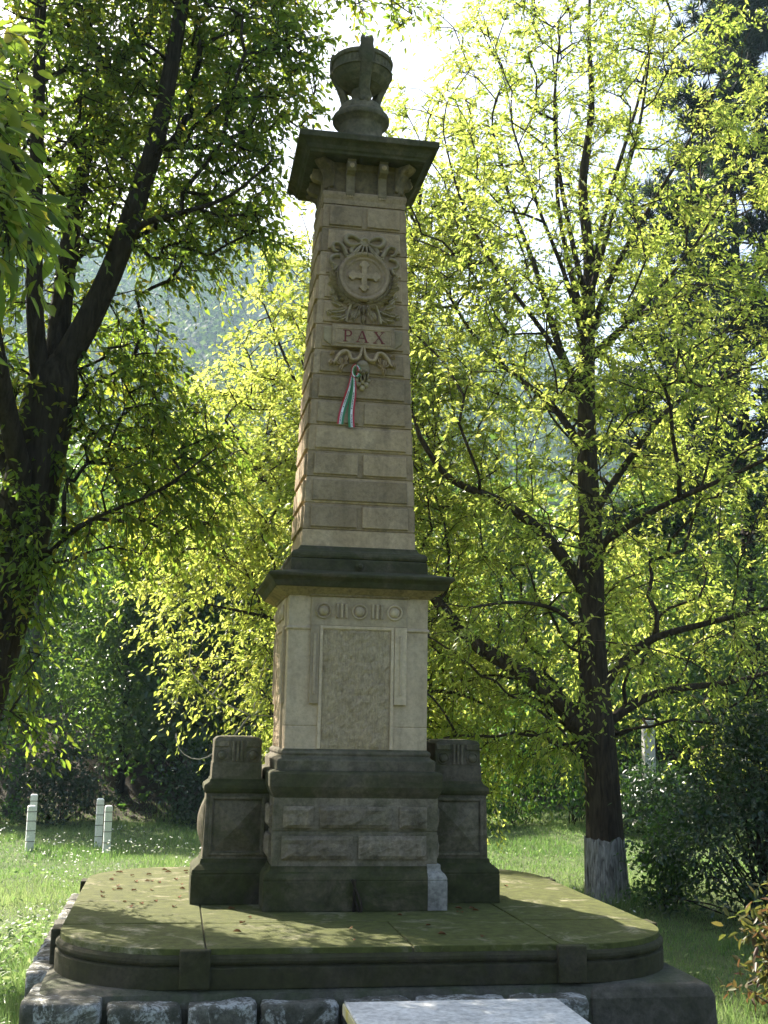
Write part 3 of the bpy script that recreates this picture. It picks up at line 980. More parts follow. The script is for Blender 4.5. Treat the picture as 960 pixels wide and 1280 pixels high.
P_ = [[(0.12, 0.05), (0.25, 0.05), (0.25, 0.95), (0.12, 0.95)], [(0.0, 0), (0.37, 0), (0.37, 0.05), (0.0, 0.05)], [(0, 0.95), (0.42, 0.95), (0.42, 1.0), (0, 1.0)],
      [(0.25, 0.45), (0.42, 0.45), (0.42, 0.51), (0.25, 0.51)]]
angs = np.linspace(-math.pi / 2, math.pi / 2, 11)
for a, b in zip(angs[:-1], angs[1:]):
    o_ = lambda t: (0.42 + 0.33 * math.cos(t), 0.725 + 0.275 * math.sin(t))
    i_ = lambda t: (0.42 + 0.20 * math.cos(t), 0.725 + 0.220 * math.sin(t))
    P_.append([i_(a), o_(a), o_(b), i_(b)])
A_ = [q4(0.14, 0.05, 0.50, 1.0, 0.065), q4(0.90, 0.05, 0.53, 1.0, 0.145), [(0.28, 0.33), (0.76, 0.33), (0.74, 0.385), (0.30, 0.385)],
      [(0, 0), (0.31, 0), (0.31, 0.05), (0, 0.05)], [(0.72, 0), (1.08, 0), (1.08, 0.05), (0.72, 0.05)]]
X_ = [q4(0.84, 0.05, 0.20, 0.95, 0.145), q4(0.13, 0.05, 0.80, 0.95, 0.06), [(0, 0), (0.32, 0), (0.32, 0.05), (0, 0.05)], [(0.66, 0), (1.02, 0), (1.02, 0.05), (0.66, 0.05)],
      [(0.04, 0.95), (0.38, 0.95), (0.38, 1), (0.04, 1)], [(0.63, 0.95), (0.94, 0.95), (0.94, 1), (0.63, 1)]]
letter(P_, -0.135, 3.553, 0.078)
letter(A_, -0.050, 3.553, 0.078)
letter(X_, 0.064, 3.553, 0.078)

# --- garland, mask and beads under the plaque
gm = MB()
for s in (-1, 1):
    relief_strip(gm, bez((s * 0.008, 3.52), (s * 0.012, 3.46), (s * 0.03, 3.43), (s * 0.075, 3.432), 10), lambda t: 0.020 + 0.016 * t, 0.026)
    relief_strip(gm, bez((s * 0.06, 3.435), (s * 0.10, 3.42), (s * 0.07, 3.50), (s * 0.125, 3.488), 12), lambda t: 0.030, 0.030)
    relief_strip(gm, bez((s * 0.115, 3.49), (s * 0.17, 3.48), (s * 0.17, 3.42), (s * 0.195, 3.405), 12), lambda t: 0.036 - 0.014 * t, 0.028)
    for (lx, lz, la, ll, lw) in ((0.10, 3.475, -1.3, 0.07, 0.045), (0.15, 3.46, -1.7, 0.075, 0.05), (0.125, 3.415, -1.2, 0.07, 0.035), (0.175, 3.43, -2.2, 0.05, 0.04), (0.09, 3.42, -0.5, 0.06, 0.04), (0.06, 3.455, -1.0, 0.06, 0.04), (0.20, 3.44, -1.2, 0.06, 0.04), (0.18, 3.49, -0.6, 0.05, 0.035), (0.145, 3.40, -1.6, 0.06, 0.04)):
        relief_leaf(gm, s * lx, lz, la if s > 0 else math.pi - la, ll, lw, 0.022)
garland = obj('garland', gm, M['sand'], mon)
hm = MB()
for (x, z, r, h) in ((0, 3.375, 0.052, 0.045), (-0.022, 3.355, 0.022, 0.055), (0.022, 3.355, 0.022, 0.055), (0, 3.34, 0.014, 0.066), (0, 3.40, 0.045, 0.05)):
    rings = []
    for t in np.linspace(0, math.pi / 2, 6):
        rings.append([rp(x + r * math.cos(t) * math.cos(a), z + r * math.cos(t) * 0.9 * math.sin(a), -0.006 + (h + 0.006) * math.sin(t)) for a in np.linspace(0, 2 * math.pi, 16, endpoint=False)] if t < 1.55
                     else [rp(x + 0.001 * math.cos(a), z + 0.001 * math.sin(a), h) for a in np.linspace(0, 2 * math.pi, 16, endpoint=False)])
    hm.loft(rings)
for (x, z0, z1) in ((-0.036, 3.345, 3.305), (-0.013, 3.335, 3.29), (0.013, 3.335, 3.29), (0.036, 3.345, 3.305)):
    relief_strip(hm, [(x, z0), (x * 0.95, (z0 + z1) / 2), (x * 0.85, z1)], 0.018, 0.026)
mask = obj('carved_mask', hm, M['sand_relief'], mon, smooth=True)
for (x, z, r) in ((-0.040, 3.295, 0.016), (0.038, 3.295, 0.016), (-0.026, 3.268, 0.018), (0.026, 3.268, 0.018), (0, 3.244, 0.019), (0.0, 3.283, 0.016)):
    bm = bmesh.new()
    bmesh.ops.create_uvsphere(bm, u_segments=10, v_segments=7, radius=r)
    me = bpy.data.meshes.new('bead')
    bm.to_mesh(me)
    bm.free()
    obj('bead', me, M['sand_relief'], mask, smooth=True, loc=(x, -(fd(z) + 0.014), z))

# --- capital: neck, brackets, slab
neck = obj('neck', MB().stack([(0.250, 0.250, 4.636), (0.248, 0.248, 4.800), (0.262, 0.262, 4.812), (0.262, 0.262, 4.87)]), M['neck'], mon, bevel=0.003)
for k in range(4):
    for s in (-0.102, 0.118):
        pf = [(0.246, 4.606), (0.296, 4.606), (0.296, 4.640), (0.284, 4.645), (0.284, 4.752), (0.300, 4.758), (0.336, 4.766), (0.352, 4.784), (0.352, 4.812), (0.338, 4.830), (0.345, 4.838), (0.345, 4.8455), (0.246, 4.8455)]
        mb = MB().loft([[face_pt(k, s + q * 0.029, d, z) for d, z in pf] for q in (-1, 1)])
        br = obj('bracket', mb, M['bracket'], neck, bevel=0.003)
        obj('rosette', disc(k, s, 4.797, 0.352, [(0.017, -0.006), (0.017, 0.003), (0.010, 0.006), (0.003, 0.010)], 10), M['sand'], br)
        for q in (-1, 0, 1):
            obj('drop', panel(k, [(s + q * 0.016 - 0.006, 4.592), (s + q * 0.016 + 0.006, 4.592), (s + q * 0.016 + 0.006, 4.606), (s + q * 0.016 - 0.006, 4.606)], c(0.28), c(0.293), 0.002), M['sand'], br)
    # corner console, set on the diagonal
    mb = MB()
    pf = [(0.33, 4.665), (0.350, 4.67), (0.354, 4.72), (0.366, 4.755), (0.395, 4.79), (0.43, 4.805), (0.455, 4.825), (0.455, 4.8455), (0.33, 4.8455)]
    rot = Matrix.Rotation(k * math.pi / 2 + math.pi / 4, 4, 'Z')
    mb.loft([[tuple(rot @ Vector((q * 0.045, -d, z))) for d, z in pf] for q in (-1, 1)])
    obj('corner_console', mb, M['neck'], neck, bevel=0.012, seg=3)
cap = obj('cap_slab', MB().stack([(0.262, 0.262, 4.850), (0.395, 0.395, 4.846), (0.400, 0.400, 4.862), (0.412, 0.412, 4.870), (0.422, 0.422, 4.892), (0.440, 0.440, 4.908),
                                  (0.452, 0.452, 4.914), (0.472, 0.472, 4.920), (0.4735, 0.4735, 4.955), (0.465, 0.465, 4.966), (0.22, 0.22, 5.075), (0.20, 0.20, 5.08)]),
          M['cornice'], mon, bevel=0.004)

# --- urn on top
urn = obj('urn', MB().lathe([(0.185, 5.06), (0.178, 5.10), (0.158, 5.115), (0.152, 5.16), (0.152, 5.242), (0.156, 5.258), (0.176, 5.268), (0.178, 5.276), (0.197, 5.281), (0.202, 5.290), (0.202, 5.318), (0.196, 5.328),
                             (0.176, 5.332), (0.174, 5.350), (0.160, 5.385), (0.135, 5.415), (0.09, 5.432), (0.05, 5.436)], 48), M['urn'], mon, smooth=True)
obj('urn_stem', MB().lathe([(0.055, 5.43), (0.052, 5.45), (0.066, 5.475), (0.076, 5.505), (0.068, 5.535), (0.05, 5.56), (0.045, 5.60)], 24), M['urn'], urn, smooth=True)
fl = lambda r, z, k: r - (0.006 if (k % 2 and 5.668 < z < 5.725) else 0.0)
obj('urn_bowl', MB().lathe([(0.05, 5.535), (0.09, 5.540), (0.140, 5.562), (0.180, 5.600), (0.203, 5.640), (0.208, 5.648), (0.218, 5.650), (0.218, 5.664), (0.210, 5.669), (0.210, 5.724), (0.219, 5.730),
                            (0.222, 5.748), (0.214, 5.764), (0.18, 5.772), (0.16, 5.75)], 80, mod=fl), M['urn'], urn, bevel=0.0, smooth=False)
for k in range(3):
    a0 = -math.pi / 2 + k * 2 * math.pi / 3
    path = [(0.118, 5.405), (0.122, 5.44), (0.138, 5.50), (0.160, 5.56), (0.184, 5.61), (0.202, 5.645), (0.211, 5.69), (0.215, 5.74), (0.217, 5.785), (0.212, 5.82)]
    wd = [0.046, 0.040, 0.039, 0.041, 0.043, 0.045, 0.054, 0.056, 0.046, 0.048]
    rings = []
    for (r, z), w_ in zip(path, wd):
        ring = []
        for dr, ds in ((0.0, -1), (0.022, -0.8), (0.026, 0.8 - 0.8), (0.022, 0.8), (0.0, 1), (-0.03, 0.9), (-0.03, -0.9)):
            rr = r + dr
            s = ds * w_
            ring.append((rr * math.cos(a0) - s * math.sin(a0), rr * math.sin(a0) + s * math.cos(a0), z))
        rings.append(ring)
    st = obj('urn_strap', MB().loft(rings), M['urn'], urn, bevel=0.004)
    for q in (-1, 0, 1):
        s = q * 0.03
        cx_, cy_ = 0.214 * math.cos(a0) - s * math.sin(a0), 0.214 * math.sin(a0) + s * math.cos(a0)
        obj('crest', MB().lathe([(0.016, 5.80), (0.019, 5.822), (0.012, 5.838 + (0.008 if q else 0)), (0.003, 5.842 + (0.008 if q else 0))], 8, c=(cx_, cy_, 0)), M['urn'], st, smooth=True)
    for q in (-1, 1):   # claw foot
        s = q * 0.02
        cx_, cy_ = 0.150 * math.cos(a0) - s * math.sin(a0), 0.150 * math.sin(a0) + s * math.cos(a0)
        obj('claw', MB().lathe([(0.014, 5.385), (0.018, 5.40), (0.014, 5.42), (0.004, 5.428)], 8, c=(cx_, cy_, 0)), M['urn'], st, smooth=True)

# --- side piers (wings) left and right
for s in (-1, 1):
    nm = 'side_pier'
    mx = lambda a, b: ((a + b) / 2, (b - a) / 2)
    # (inner x, outer x, half y, z)
    pr_ = [(0.40, 0.962, 0.246, 0.0), (0.40, 0.962, 0.246, 0.170), (0.40, 0.958, 0.242, 0.174), (0.40, 0.962, 0.246, 0.182), (0.40, 0.955, 0.240, 0.200), (0.40, 0.930, 0.216, 0.222),
           (0.40, 0.912, 0.198, 0.236), (0.40, 0.905, 0.192, 0.262)]
    mb = MB().loft([[(s * a, -h, z), (s * b, -h, z), (s * b, h, z), (s * a, h, z)] for a, b, h, z in pr_])
    pier = obj(nm, mb, M['plinth'], mon, bevel=0.005)
    tag(pier, 'dark mossy pier on the %s side of the pedestal' % ('left' if s < 0 else 'right'))
    pr_ = [(0.45, 0.898, 0.186, 0.258), (0.45, 0.888, 0.182, 0.655)]
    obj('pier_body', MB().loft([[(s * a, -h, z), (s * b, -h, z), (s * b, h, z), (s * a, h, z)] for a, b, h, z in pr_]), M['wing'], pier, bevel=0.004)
    pr_ = [(0.45, 0.892, 0.186, 0.650), (0.45, 0.902, 0.194, 0.662), (0.45, 0.906, 0.198, 0.680), (0.45, 0.902, 0.194, 0.700), (0.45, 0.885, 0.182, 0.712), (0.50, 0.872, 0.172, 0.722), (0.54, 0.866, 0.168, 0.738)]
    obj('pier_moulding', MB().loft([[(s * a, -h, z), (s * b, -h, z), (s * b, h, z), (s * a, h, z)] for a, b, h, z in pr_]), M['plinth'], pier, bevel=0.004)
    pr_ = [(0.550, 0.862, 0.166, 0.730), (0.552, 0.858, 0.163, 0.830), (0.556, 0.854, 0.160, 0.836), (0.556, 0.850, 0.156, 0.975), (0.575, 0.832, 0.150, 0.992), (0.62, 0.79, 0.14, 0.998)]
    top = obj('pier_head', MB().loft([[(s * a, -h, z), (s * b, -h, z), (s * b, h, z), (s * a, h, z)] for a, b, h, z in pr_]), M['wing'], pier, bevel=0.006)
    xm = s * 0.705
    for k, sg in ((0, 1), (2, -1)):
        for q in (-1, 1):
            obj('roundel', disc(k, sg * (xm + q * 0.095), 0.880, 0.159, [(0.040, -0.004), (0.040, 0.006), (0.034, 0.006), (0.031, -0.001), (0.028, 0.0), (0.026, 0.012), (0.012, 0.018), (0.003, 0.018)], 18), M['wing'], top, smooth=True)
            e0, e1 = sg * (xm + q * 0.052), sg * (xm + q * 0.143)
            lo, hi = min(e0, e1), max(e0, e1)
            obj('corner_block', panel(k, [(lo, 0.932), (hi, 0.932), (hi, 0.972), (lo, 0.972)], c(0.14), c(0.167), 0.004), M['wing'], top)
        for q in (-1, 0, 1):
            m_ = sg * xm + q * 0.026
            obj('fluting', panel(k, [(m_ - 0.0085, 0.842), (m_ + 0.0085, 0.842), (m_ + 0.0085, 0.968), (m_ - 0.0085, 0.968)], c(0.15), c(0.171), 0.004), M['wing'], top)
        # diamond-pointed front panel with its frame
        lo, hi = sorted((sg * s * 0.545, sg * s * 0.845))
        z0, z1 = 0.30, 0.615
        cxp, czp = (lo + hi) / 2, (z0 + z1) / 2
        d0 = 0.184
        fr = MB()
        for (a0_, a1_, b0_, b1_) in ((lo - 0.022, lo, z0 - 0.02, z1 + 0.02), (hi, hi + 0.022, z0 - 0.02, z1 + 0.02), (lo, hi, z0 - 0.02, z0), (lo, hi, z1, z1 + 0.02)):
            qf = panel(k, [(a0_, b0_), (a1_, b0_), (a1_, b1_), (a0_, b1_)], c(0.17), c(0.197), 0.003)
            fr.add(qf.v, qf.f)
        obj('panel_frame', fr, M['wing'], pier)
        dp = MB()
        vs = [face_pt(k, a, d0 + 0.002, b) for a, b in ((lo + 0.008, z0 + 0.008), (hi - 0.008, z0 + 0.008), (hi - 0.008, z1 - 0.008), (lo + 0.008, z1 - 0.008))] + [face_pt(k, cxp, d0 + 0.050, czp)]
        vs += [face_pt(k, a, d0 - 0.012, b) for a, b in ((lo + 0.008, z0 + 0.008), (hi - 0.008, z0 + 0.008), (hi - 0.008, z1 - 0.008), (lo + 0.008, z1 - 0.008))]
        dp.add(vs, [(0, 1, 4), (1, 2, 4), (2, 3, 4), (3, 0, 4), (5, 6, 1, 0), (6, 7, 2, 1), (7, 8, 3, 2), (8, 5, 0, 3), (8, 7, 6, 5)])
        obj('diamond_panel', dp, M['wing'], pier)
    # bulging boss on the outer side face
    k = 1 if s > 0 else 3
    rings = []
    for t in np.linspace(0, 1, 7):
        e = 1 - t * 0.92
        hgt = 0.045 * math.sin(t * math.pi / 2)
        rings.append([face_pt(k, a * 0.135 * e, 0.888 + hgt, 0.455 + b * 0.155 * e) for a, b in ((-1, -1), (0, -1), (1, -1), (1, 0), (1, 1), (0, 1), (-1, 1), (-1, 0))])
    obj('side_boss', MB().loft(rings), M['wing'], pier, smooth=True)

# ------------------------------------------------------------------ ribbon tied to the mask
def ribbon_mat():
    m, nt, out = new_mat('tricolour_ribbon')
    ac = nd(nt, 'ShaderNodeAttribute', attribute_name='across')
    al = nd(nt, 'ShaderNodeAttribute', attribute_name='along')
    col = ramp(nt, ac.outputs['Fac'], [(0.0, (0.45, 0.02, 0.035)), (0.30, (0.72, 0.72, 0.74)), (0.64, (0.03, 0.19, 0.07))], 'CONSTANT')
    cmb = nt.nodes.new('ShaderNodeCombineXYZ')
    nt.links.new(math_n(nt, 'MULTIPLY', al.outputs['Fac'], 150.0), cmb.inputs[0])
    nt.links.new(math_n(nt, 'MULTIPLY', ac.outputs['Fac'], 7.0), cmb.inputs[1])
    n1 = noise(nt, cmb.outputs[0], 1.0, 2, 0.5)
    n2 = noise(nt, al.outputs['Vector'], 0.01, 0)
    gate = nt.nodes.new('ShaderNodeMath')
    gate.operation = 'SINE'
    nt.links.new(math_n(nt, 'MULTIPLY', al.outputs['Fac'], 42.0), gate.inputs[0])
    word = math_n(nt, 'GREATER_THAN', gate.outputs[0], -0.72)
    inband = math_n(nt, 'MULTIPLY', math_n(nt, 'GREATER_THAN', ac.outputs['Fac'], 0.37), math_n(nt, 'LESS_THAN', ac.outputs['Fac'], 0.57))
    ink = math_n(nt, 'MULTIPLY', math_n(nt, 'MULTIPLY', math_n(nt, 'GREATER_THAN', n1, 0.49), word), inband)
    col = mixc(nt, ink, col, (0.06, 0.06, 0.07))
    b = nd(nt, 'ShaderNodeBsdfPrincipled', Roughness=0.45)
    nt.links.new(col, b.inputs['Base Color'])
    nt.links.new(b.outputs[0], out.inputs['Surface'])
    return m


M['ribbon'] = ribbon_mat()


def ribbon_strip(path, wid, flip, nrm=(0, -1, 0)):
    """path of (x, y, z); a cloth strip with real width and thickness"""
    vs, fs, ac, al = [], [], [], []
    n = len(path)
    na = 9
    L = 0
    for i, p in enumerate(path):
        p = Vector(p)
        t = Vector(path[min(i + 1, n - 1)]) - Vector(path[max(i - 1, 0)])
        side = t.cross(Vector(nrm)).normalized()
        if side.x < 0:
            side = -side
        if i:
            L += (p - Vector(path[i - 1])).length
        w_ = wid(i / (n - 1)) if callable(wid) else wid
        for lay in (0, 1):
            for j in range(na):
                a = j / (na - 1)
                q = p + side * ((a - 0.5) * w_) + Vector(nrm) * (0.004 * math.sin(a * 3.1 + i * 0.4) + (0.0012 if lay else 0))
                vs.append(q)
                ac.append(1 - a if flip else a)
                al.append(L)
    s = 2 * na
    for i in range(n - 1):
        for j in range(na - 1):
            a = i * s + j
            fs.append((a, a + 1, a + 1 + s, a + s))
            b = a + na
            fs.append((b, b + s, b + 1 + s, b + 1))
    mb_ = MB().add(vs, fs)
    me = bpy.data.meshes.new('ribbon_tail')
    me.from_pydata([tuple(v) for v in vs], [], fs)
    for nm, arr in (('across', ac), ('along', al)):
        at = me.attributes.new(nm, 'FLOAT', 'POINT')
        at.data.foreach_set('value', np.array(arr, np.float32))
    me.update()
    return me


rib = empty('memorial_ribbon', (-0.062, -0.34, 3.35), 'red white and green memorial ribbon hanging from the carved mask', 'ribbon')
o0 = Vector(rib.location)


def loc_path(pts):
    return [tuple(Vector(p) - o0) for p in pts]


def hang(x0, z0, x1, z1, n=16, d=0.02):
    out_ = []
    for i in range(n):
        t = i / (n - 1)
        z = z0 + (z1 - z0) * t
        x = x0 + (x1 - x0) * t + 0.006 * math.sin(t * 6)
        out_.append((x, -(fd(z) + 0.010 + d * (0.4 + 0.3 * math.sin(t * 7)) * (1 - 0.4 * t)), z))
    return out_


obj('ribbon_tail', ribbon_strip(loc_path(hang(-0.068, 3.345, -0.140, 2.992)), lambda t: 0.018 + 0.022 * min(1, t * 2.5), False), M['ribbon'], rib)
obj('ribbon_tail', ribbon_strip(loc_path(hang(-0.062, 3.340, -0.064, 2.974, d=0.028)), lambda t: 0.018 + 0.022 * min(1, t * 2.5), True), M['ribbon'], rib)
lp = [(-0.066 + 0.022 * math.cos(a) + 0.018, -(fd(3.35) + 0.045 + 0.01 * math.sin(a)), 3.350 + 0.034 * math.sin(a)) for a in np.linspace(0, 2 * math.pi * 0.93, 14)]
obj('ribbon_loop', ribbon_strip(loc_path(lp), 0.026, False, nrm=(0.25, -0.95, 0.2)), M['ribbon'], rib)

# ------------------------------------------------------------------ white slab in front
slab = empty('memorial_slab', (0.23, -2.85, GZ), 'flat white marble slab lying in front of the platform', 'slab')
obj('slab_top', MB().box(-0.505, 0.505, -0.74, 0.77, 0.395, 0.455), M['marble'], slab, bevel=0.006)
obj('slab_edge', MB().box(-0.515, -0.5055, -0.735, 0.765, 0.40, 0.450), M['slab_edge'], slab, bevel=0.003)
obj('slab_base', MB().box(-0.45, 0.45, -0.70, 0.70, -0.02, 0.395), M['footing_smooth'], slab, bevel=0.01)

# ------------------------------------------------------------------ white posts on the lawn
def post(loc, h, label, w_=0.095, rz=0.0):
    e = empty('white_post', loc, label, 'post', 'white posts on the lawn', rz)
    mb_ = MB().stack([(w_ / 2, w_ / 2, -0.08), (w_ / 2, w_ / 2, h - 0.02), (w_ / 2 - 0.006, w_ / 2 - 0.006, h - 0.006), (w_ / 2 - 0.02, w_ / 2 - 0.02, h)])
    obj('shaft', mb_, M['white_paint'], e, bevel=0.006)
    for t in (0.22, 0.45, 0.66, 0.86):
        z = h * t
        q = w_ / 2 + 0.003
        m2 = MB()
        m2.stack([(q, q, z), (q, q, z + 0.008)])
        obj('wire_band', m2, M['wire'], e)
    return e


post((-2.86, 8.55, GZ), 0.58, 'shorter white post at the front of the left pair', 0.1, rz=0.2)
post((-2.93, 9.4, GZ), 0.67, 'white post at the back of the left pair', rz=0.1)
post((-1.88, 8.35, GZ), 0.60, 'white post at the front of the right pair', 0.092, 0.15)
post((-2.03, 9.1, GZ), 0.64, 'white post at the back of the right pair', rz=0.1)

# ------------------------------------------------------------------ vegetation tools
def unit(a):
    return a / np.maximum(np.linalg.norm(a, axis=-1, keepdims=True), 1e-9)


LEAF6 = (np.array([(0, 0, 0), (0.22, 0.34, 0.07), (0.60, 0.36, 0.05), (1, 0, -0.10), (0.60, -0.36, 0.05), (0.22, -0.34, 0.07)]),
         np.array([(0, 1, 2, 3), (0, 3, 4, 5)]))
LEAF4 = (np.array([(0, 0, 0), (0.45, 0.42, 0.07), (1, 0, -0.08), (0.45, -0.42, 0.07)]), np.array([(0, 1, 2), (0, 2, 3)]))
QUAD = (np.array([(0, -0.3, 0), (0.35, 0.5, 0.1), (1, 0.25, 0), (0.6, -0.5, -0.05)]), np.array([(0, 1, 2, 3)]))
BLADE = (np.array([(0, 0.5, 0), (0, -0.5, 0), (1, 0, 0)]), np.array([(0, 1, 2)]))


def leaves_mesh(name, pos, axis, nrm, ln, wd, rnd, shape=LEAF4):
    a = unit(axis)
    b = unit(np.cross(nrm, a))
    n = np.cross(a, b)
    T, F = shape
    ln = np.broadcast_to(ln, (len(pos),))
    wd = np.broadcast_to(wd, (len(pos),))
    V = (pos[:, None, :] + a[:, None, :] * (T[None, :, 0:1] * ln[:, None, None]) + b[:, None, :] * (T[None, :, 1:2] * wd[:, None, None])
         + n[:, None, :] * (T[None, :, 2:3] * ln[:, None, None]))
    k = len(T)
    Fa = (np.arange(len(pos))[:, None, None] * k + F[None]).reshape(-1, F.shape[1])
    return np_mesh(name, V.reshape(-1, 3), Fa, np.repeat(rnd, len(F)))


def polyline(pts, step):
    pts = [np.array(p, float) for p in pts]
    out_ = [pts[0]]
    for a, b in zip(pts[:-1], pts[1:]):
        n = max(1, int(np.ceil(np.linalg.norm(b - a) / step)))
        for i in range(1, n + 1):
            out_.append(a + (b - a) * i / n)
    out_ = np.array(out_)
    for _ in range(3):
        out_[1:-1] = (out_[:-2] + 2 * out_[1:-1] + out_[2:]) / 4
    return out_


def grow(guides, attr, rng, bf=0.22, step=0.3, r_tip=0.004, expo=0.44):
    """guides: list of (points, r0, r1); attr: crown points. Joins every crown point to the nearest limb."""
    P, par, gl, gr = [], [], [], []
    for gi, (pts, r0, r1) in enumerate(guides):
        pl = polyline(pts, step * 0.8)
        if gi == 0:
            prev = -1
            st_ = 0
        else:
            prev = int(np.argmin(np.linalg.norm(np.array(P) - pl[0], axis=1)))
            st_ = 1
        for i in range(st_, len(pl)):
            L = 0 if prev < 0 else gl[prev] + np.linalg.norm(pl[i] - P[prev])
            P.append(pl[i])
            par.append(prev)
            gl.append(L * 1.0)
            gr.append(r0 + (r1 - r0) * (i / (len(pl) - 1)) ** 0.75)
            prev = len(P) - 1
    ng = len(P)
    cap_ = ng + len(attr) * 8
    PP = np.zeros((cap_, 3))
    PP[:ng] = P
    n = ng
    A = np.asarray(attr)
    m = len(A)
    best = np.full(m, 1e9)
    bp_ = np.zeros(m, int)
    alive = np.ones(m, bool)
    L = np.zeros(cap_)
    L[:ng] = gl
    for j in range(ng):
        d = np.linalg.norm(A - PP[j], axis=1) + bf * L[j]
        u = d < best
        best[u] = d[u]
        bp_[u] = j
    tips = []
    for _ in range(m):
        i = int(np.argmin(np.where(alive, best, 1e9)))
        alive[i] = False
        j = int(bp_[i])
        d = np.linalg.norm(A[i] - PP[j])
        k = max(1, int(np.ceil(d / step)))
        prev = j
        base_ = PP[j].copy()
        bend = rng.normal(0, 0.05, 3) * d + np.array([0, 0, 0.05 * d])
        for q in range(1, k + 1):
            t = q / k
            p = base_ + (A[i] - base_) * t + bend * math.sin(math.pi * t) + (rng.normal(0, 0.012, 3) if q < k else 0)
            PP[n] = p
            par.append(prev)
            L[n] = L[prev] + np.linalg.norm(p - PP[prev])
            dd = np.linalg.norm(A - p, axis=1) + bf * L[n]
            u = dd < best
            best[u] = dd[u]
            bp_[u] = n
            prev = n
            n += 1
        tips.append(prev)
    PP = PP[:n]
    par = np.array(par)
    cnt = np.zeros(n)
    cnt[tips] = 1
    for i in range(n - 1, -1, -1):
        if par[i] >= 0:
            cnt[par[i]] += cnt[i]
    # guides were laid first and may have parents later in the count order only among themselves
    rad = r_tip * np.maximum(cnt, 1) ** expo
    rad[:ng] = np.maximum(np.array(gr), r_tip)
    for i in range(ng, n):
        rad[i] = min(rad[i], rad[par[i]] * 0.95) if par[i] >= 0 else rad[i]
    # relax thin twigs
    ch_first = {}
    return PP, par, rad, np.array(tips), ng


def limbs_mesh(name, PP, par, rad, rmin=0.0, flare=None, seg_big=10):
    n = len(PP)
    kids = [[] for _ in range(n)]
    for i in range(n):
        if par[i] >= 0:
            kids[par[i]].append(i)
    main = [max(k, key=lambda q: rad[q]) if k else -1 for k in kids]
    starts = [i for i in range(n) if par[i] < 0] + [q for i in range(n) for q in kids[i] if q != main[i]]
    mb_ = MB()
    for s in starts:
        ch = ([par[s]] if par[s] >= 0 else []) + [s]
        while main[ch[-1]] >= 0:
            ch.append(main[ch[-1]])
        if max(rad[q] for q in ch[1:] or ch) < rmin:
            continue
        rr = [rad[q] for q in ch]
        if par[s] >= 0:
            rr[0] = min(rr[0], rr[1] * 1.25)
        mx_ = max(rr)
        mb_.tube([PP[q] for q in ch], rr, seg_big if mx_ > 0.05 else (6 if mx_ > 0.015 else 4))
    me = bpy.data.meshes.new(name)
    me.from_pydata(mb_.v, [], mb_.f)
    smooth_mesh(me)
    me.update()
    return me


def twig_leaves(PP, par, tips, rng, twigs, per, tw_len, ln, wd, center, droop=0.35, jit=0.7, shape=LEAF4, skew=1.0, r_tw=0.0022):
    """leaves set alternately along short drooping twigs at the crown points; returns leaf arrays and the twig mesh"""
    nt_ = len(tips)
    d = unit(PP[tips] - PP[par[tips]])
    out_ = unit(PP[tips] - center)
    wid_ = np.repeat(np.arange(nt_), twigs)
    nw = len(wid_)
    td = unit((d * 0.7 + out_ * 0.45)[wid_] + rng.normal(0, jit, (nw, 3)))
    tl = tw_len * rng.uniform(0.5, 1.3, nw)
    o_ = PP[tips][wid_]
    down = np.array([0, 0, 1.0])

    def at(i, t):
        return o_[i] + td[i] * (t * tl[i])[:, None] - down * (droop * (t * tl[i]) ** 2 / tw_len)[:, None]
    tid = np.repeat(np.arange(nw), per)
    N = len(tid)
    t = (np.tile(np.arange(per), nw) + rng.random(N)) / per
    pos = at(tid, t)
    side = unit(np.cross(td, down))[tid] * np.where(np.arange(N) % 2, 1.0, -1.0)[:, None]
    ax = unit(td[tid] * 0.55 + side * 0.6 + rng.normal(0, 0.35, (N, 3)) - down * droop)
    nr = unit(rng.normal(0, 0.55, (N, 3)) + down * 0.8)
    s_ = rng.uniform(0.45, 1.35, N)
    clump = rng.random(nt_)[wid_[tid]]
    rnd = np.clip(0.55 * clump ** skew + 0.45 * rng.random(N) ** 1.3, 0, 1)
    # twig tubes, triangular in section, two pieces each
    ids = np.arange(nw)
    rings = []
    a_ = unit(np.cross(td, down + rng.normal(0, 0.1, (nw, 3))))
    b_ = np.cross(td, a_)
    for tt, rr in ((0.0, r_tw * 1.4), (0.5, r_tw), (1.0, r_tw * 0.4)):
        c_ = at(ids, np.full(nw, tt))
        for k in range(3):
            ang = 2.0944 * k
            rings.append(c_ + a_ * (rr * math.cos(ang)) + b_ * (rr * math.sin(ang)))
    V = np.stack(rings, 1).reshape(-1, 3)
    F = []
    for q in range(2):
        for k in range(3):
            F.append((q * 3 + k, q * 3 + (k + 1) % 3, q * 3 + 3 + (k + 1) % 3, q * 3 + 3 + k))
    Fa = (ids[:, None, None] * 9 + np.array(F)[None]).reshape(-1, 4)
    kp = rng.random(N) < rng.uniform(0.5, 1.15, nt_)[wid_[tid]]
    return tuple(q[kp] for q in (pos, ax, nr, ln * s_, wd * s_, rnd)), np_mesh('twigs', V, Fa)


def crown_points(rng, n, rows_, edge=0.5):
    """points in a stack of ellipses: rows_ = (z, cx, cy, rx, ry)"""
    rows_ = np.array(rows_, float)
    z = rng.uniform(rows_[0, 0], rows_[-1, 0], n * 2)
    ar = np.interp(z, rows_[:, 0], rows_[:, 3] * rows_[:, 4])
    z = z[rng.random(len(z)) < ar / ar.max()][:n]
    m = len(z)
    r = rng.random(m) ** edge
    a = rng.uniform(0, 2 * math.pi, m)
    f = lambda i: np.interp(z, rows_[:, 0], rows_[:, i])
    return np.stack([f(1) + f(3) * r * np.cos(a), f(2) + f(4) * r * np.sin(a), z], 1)


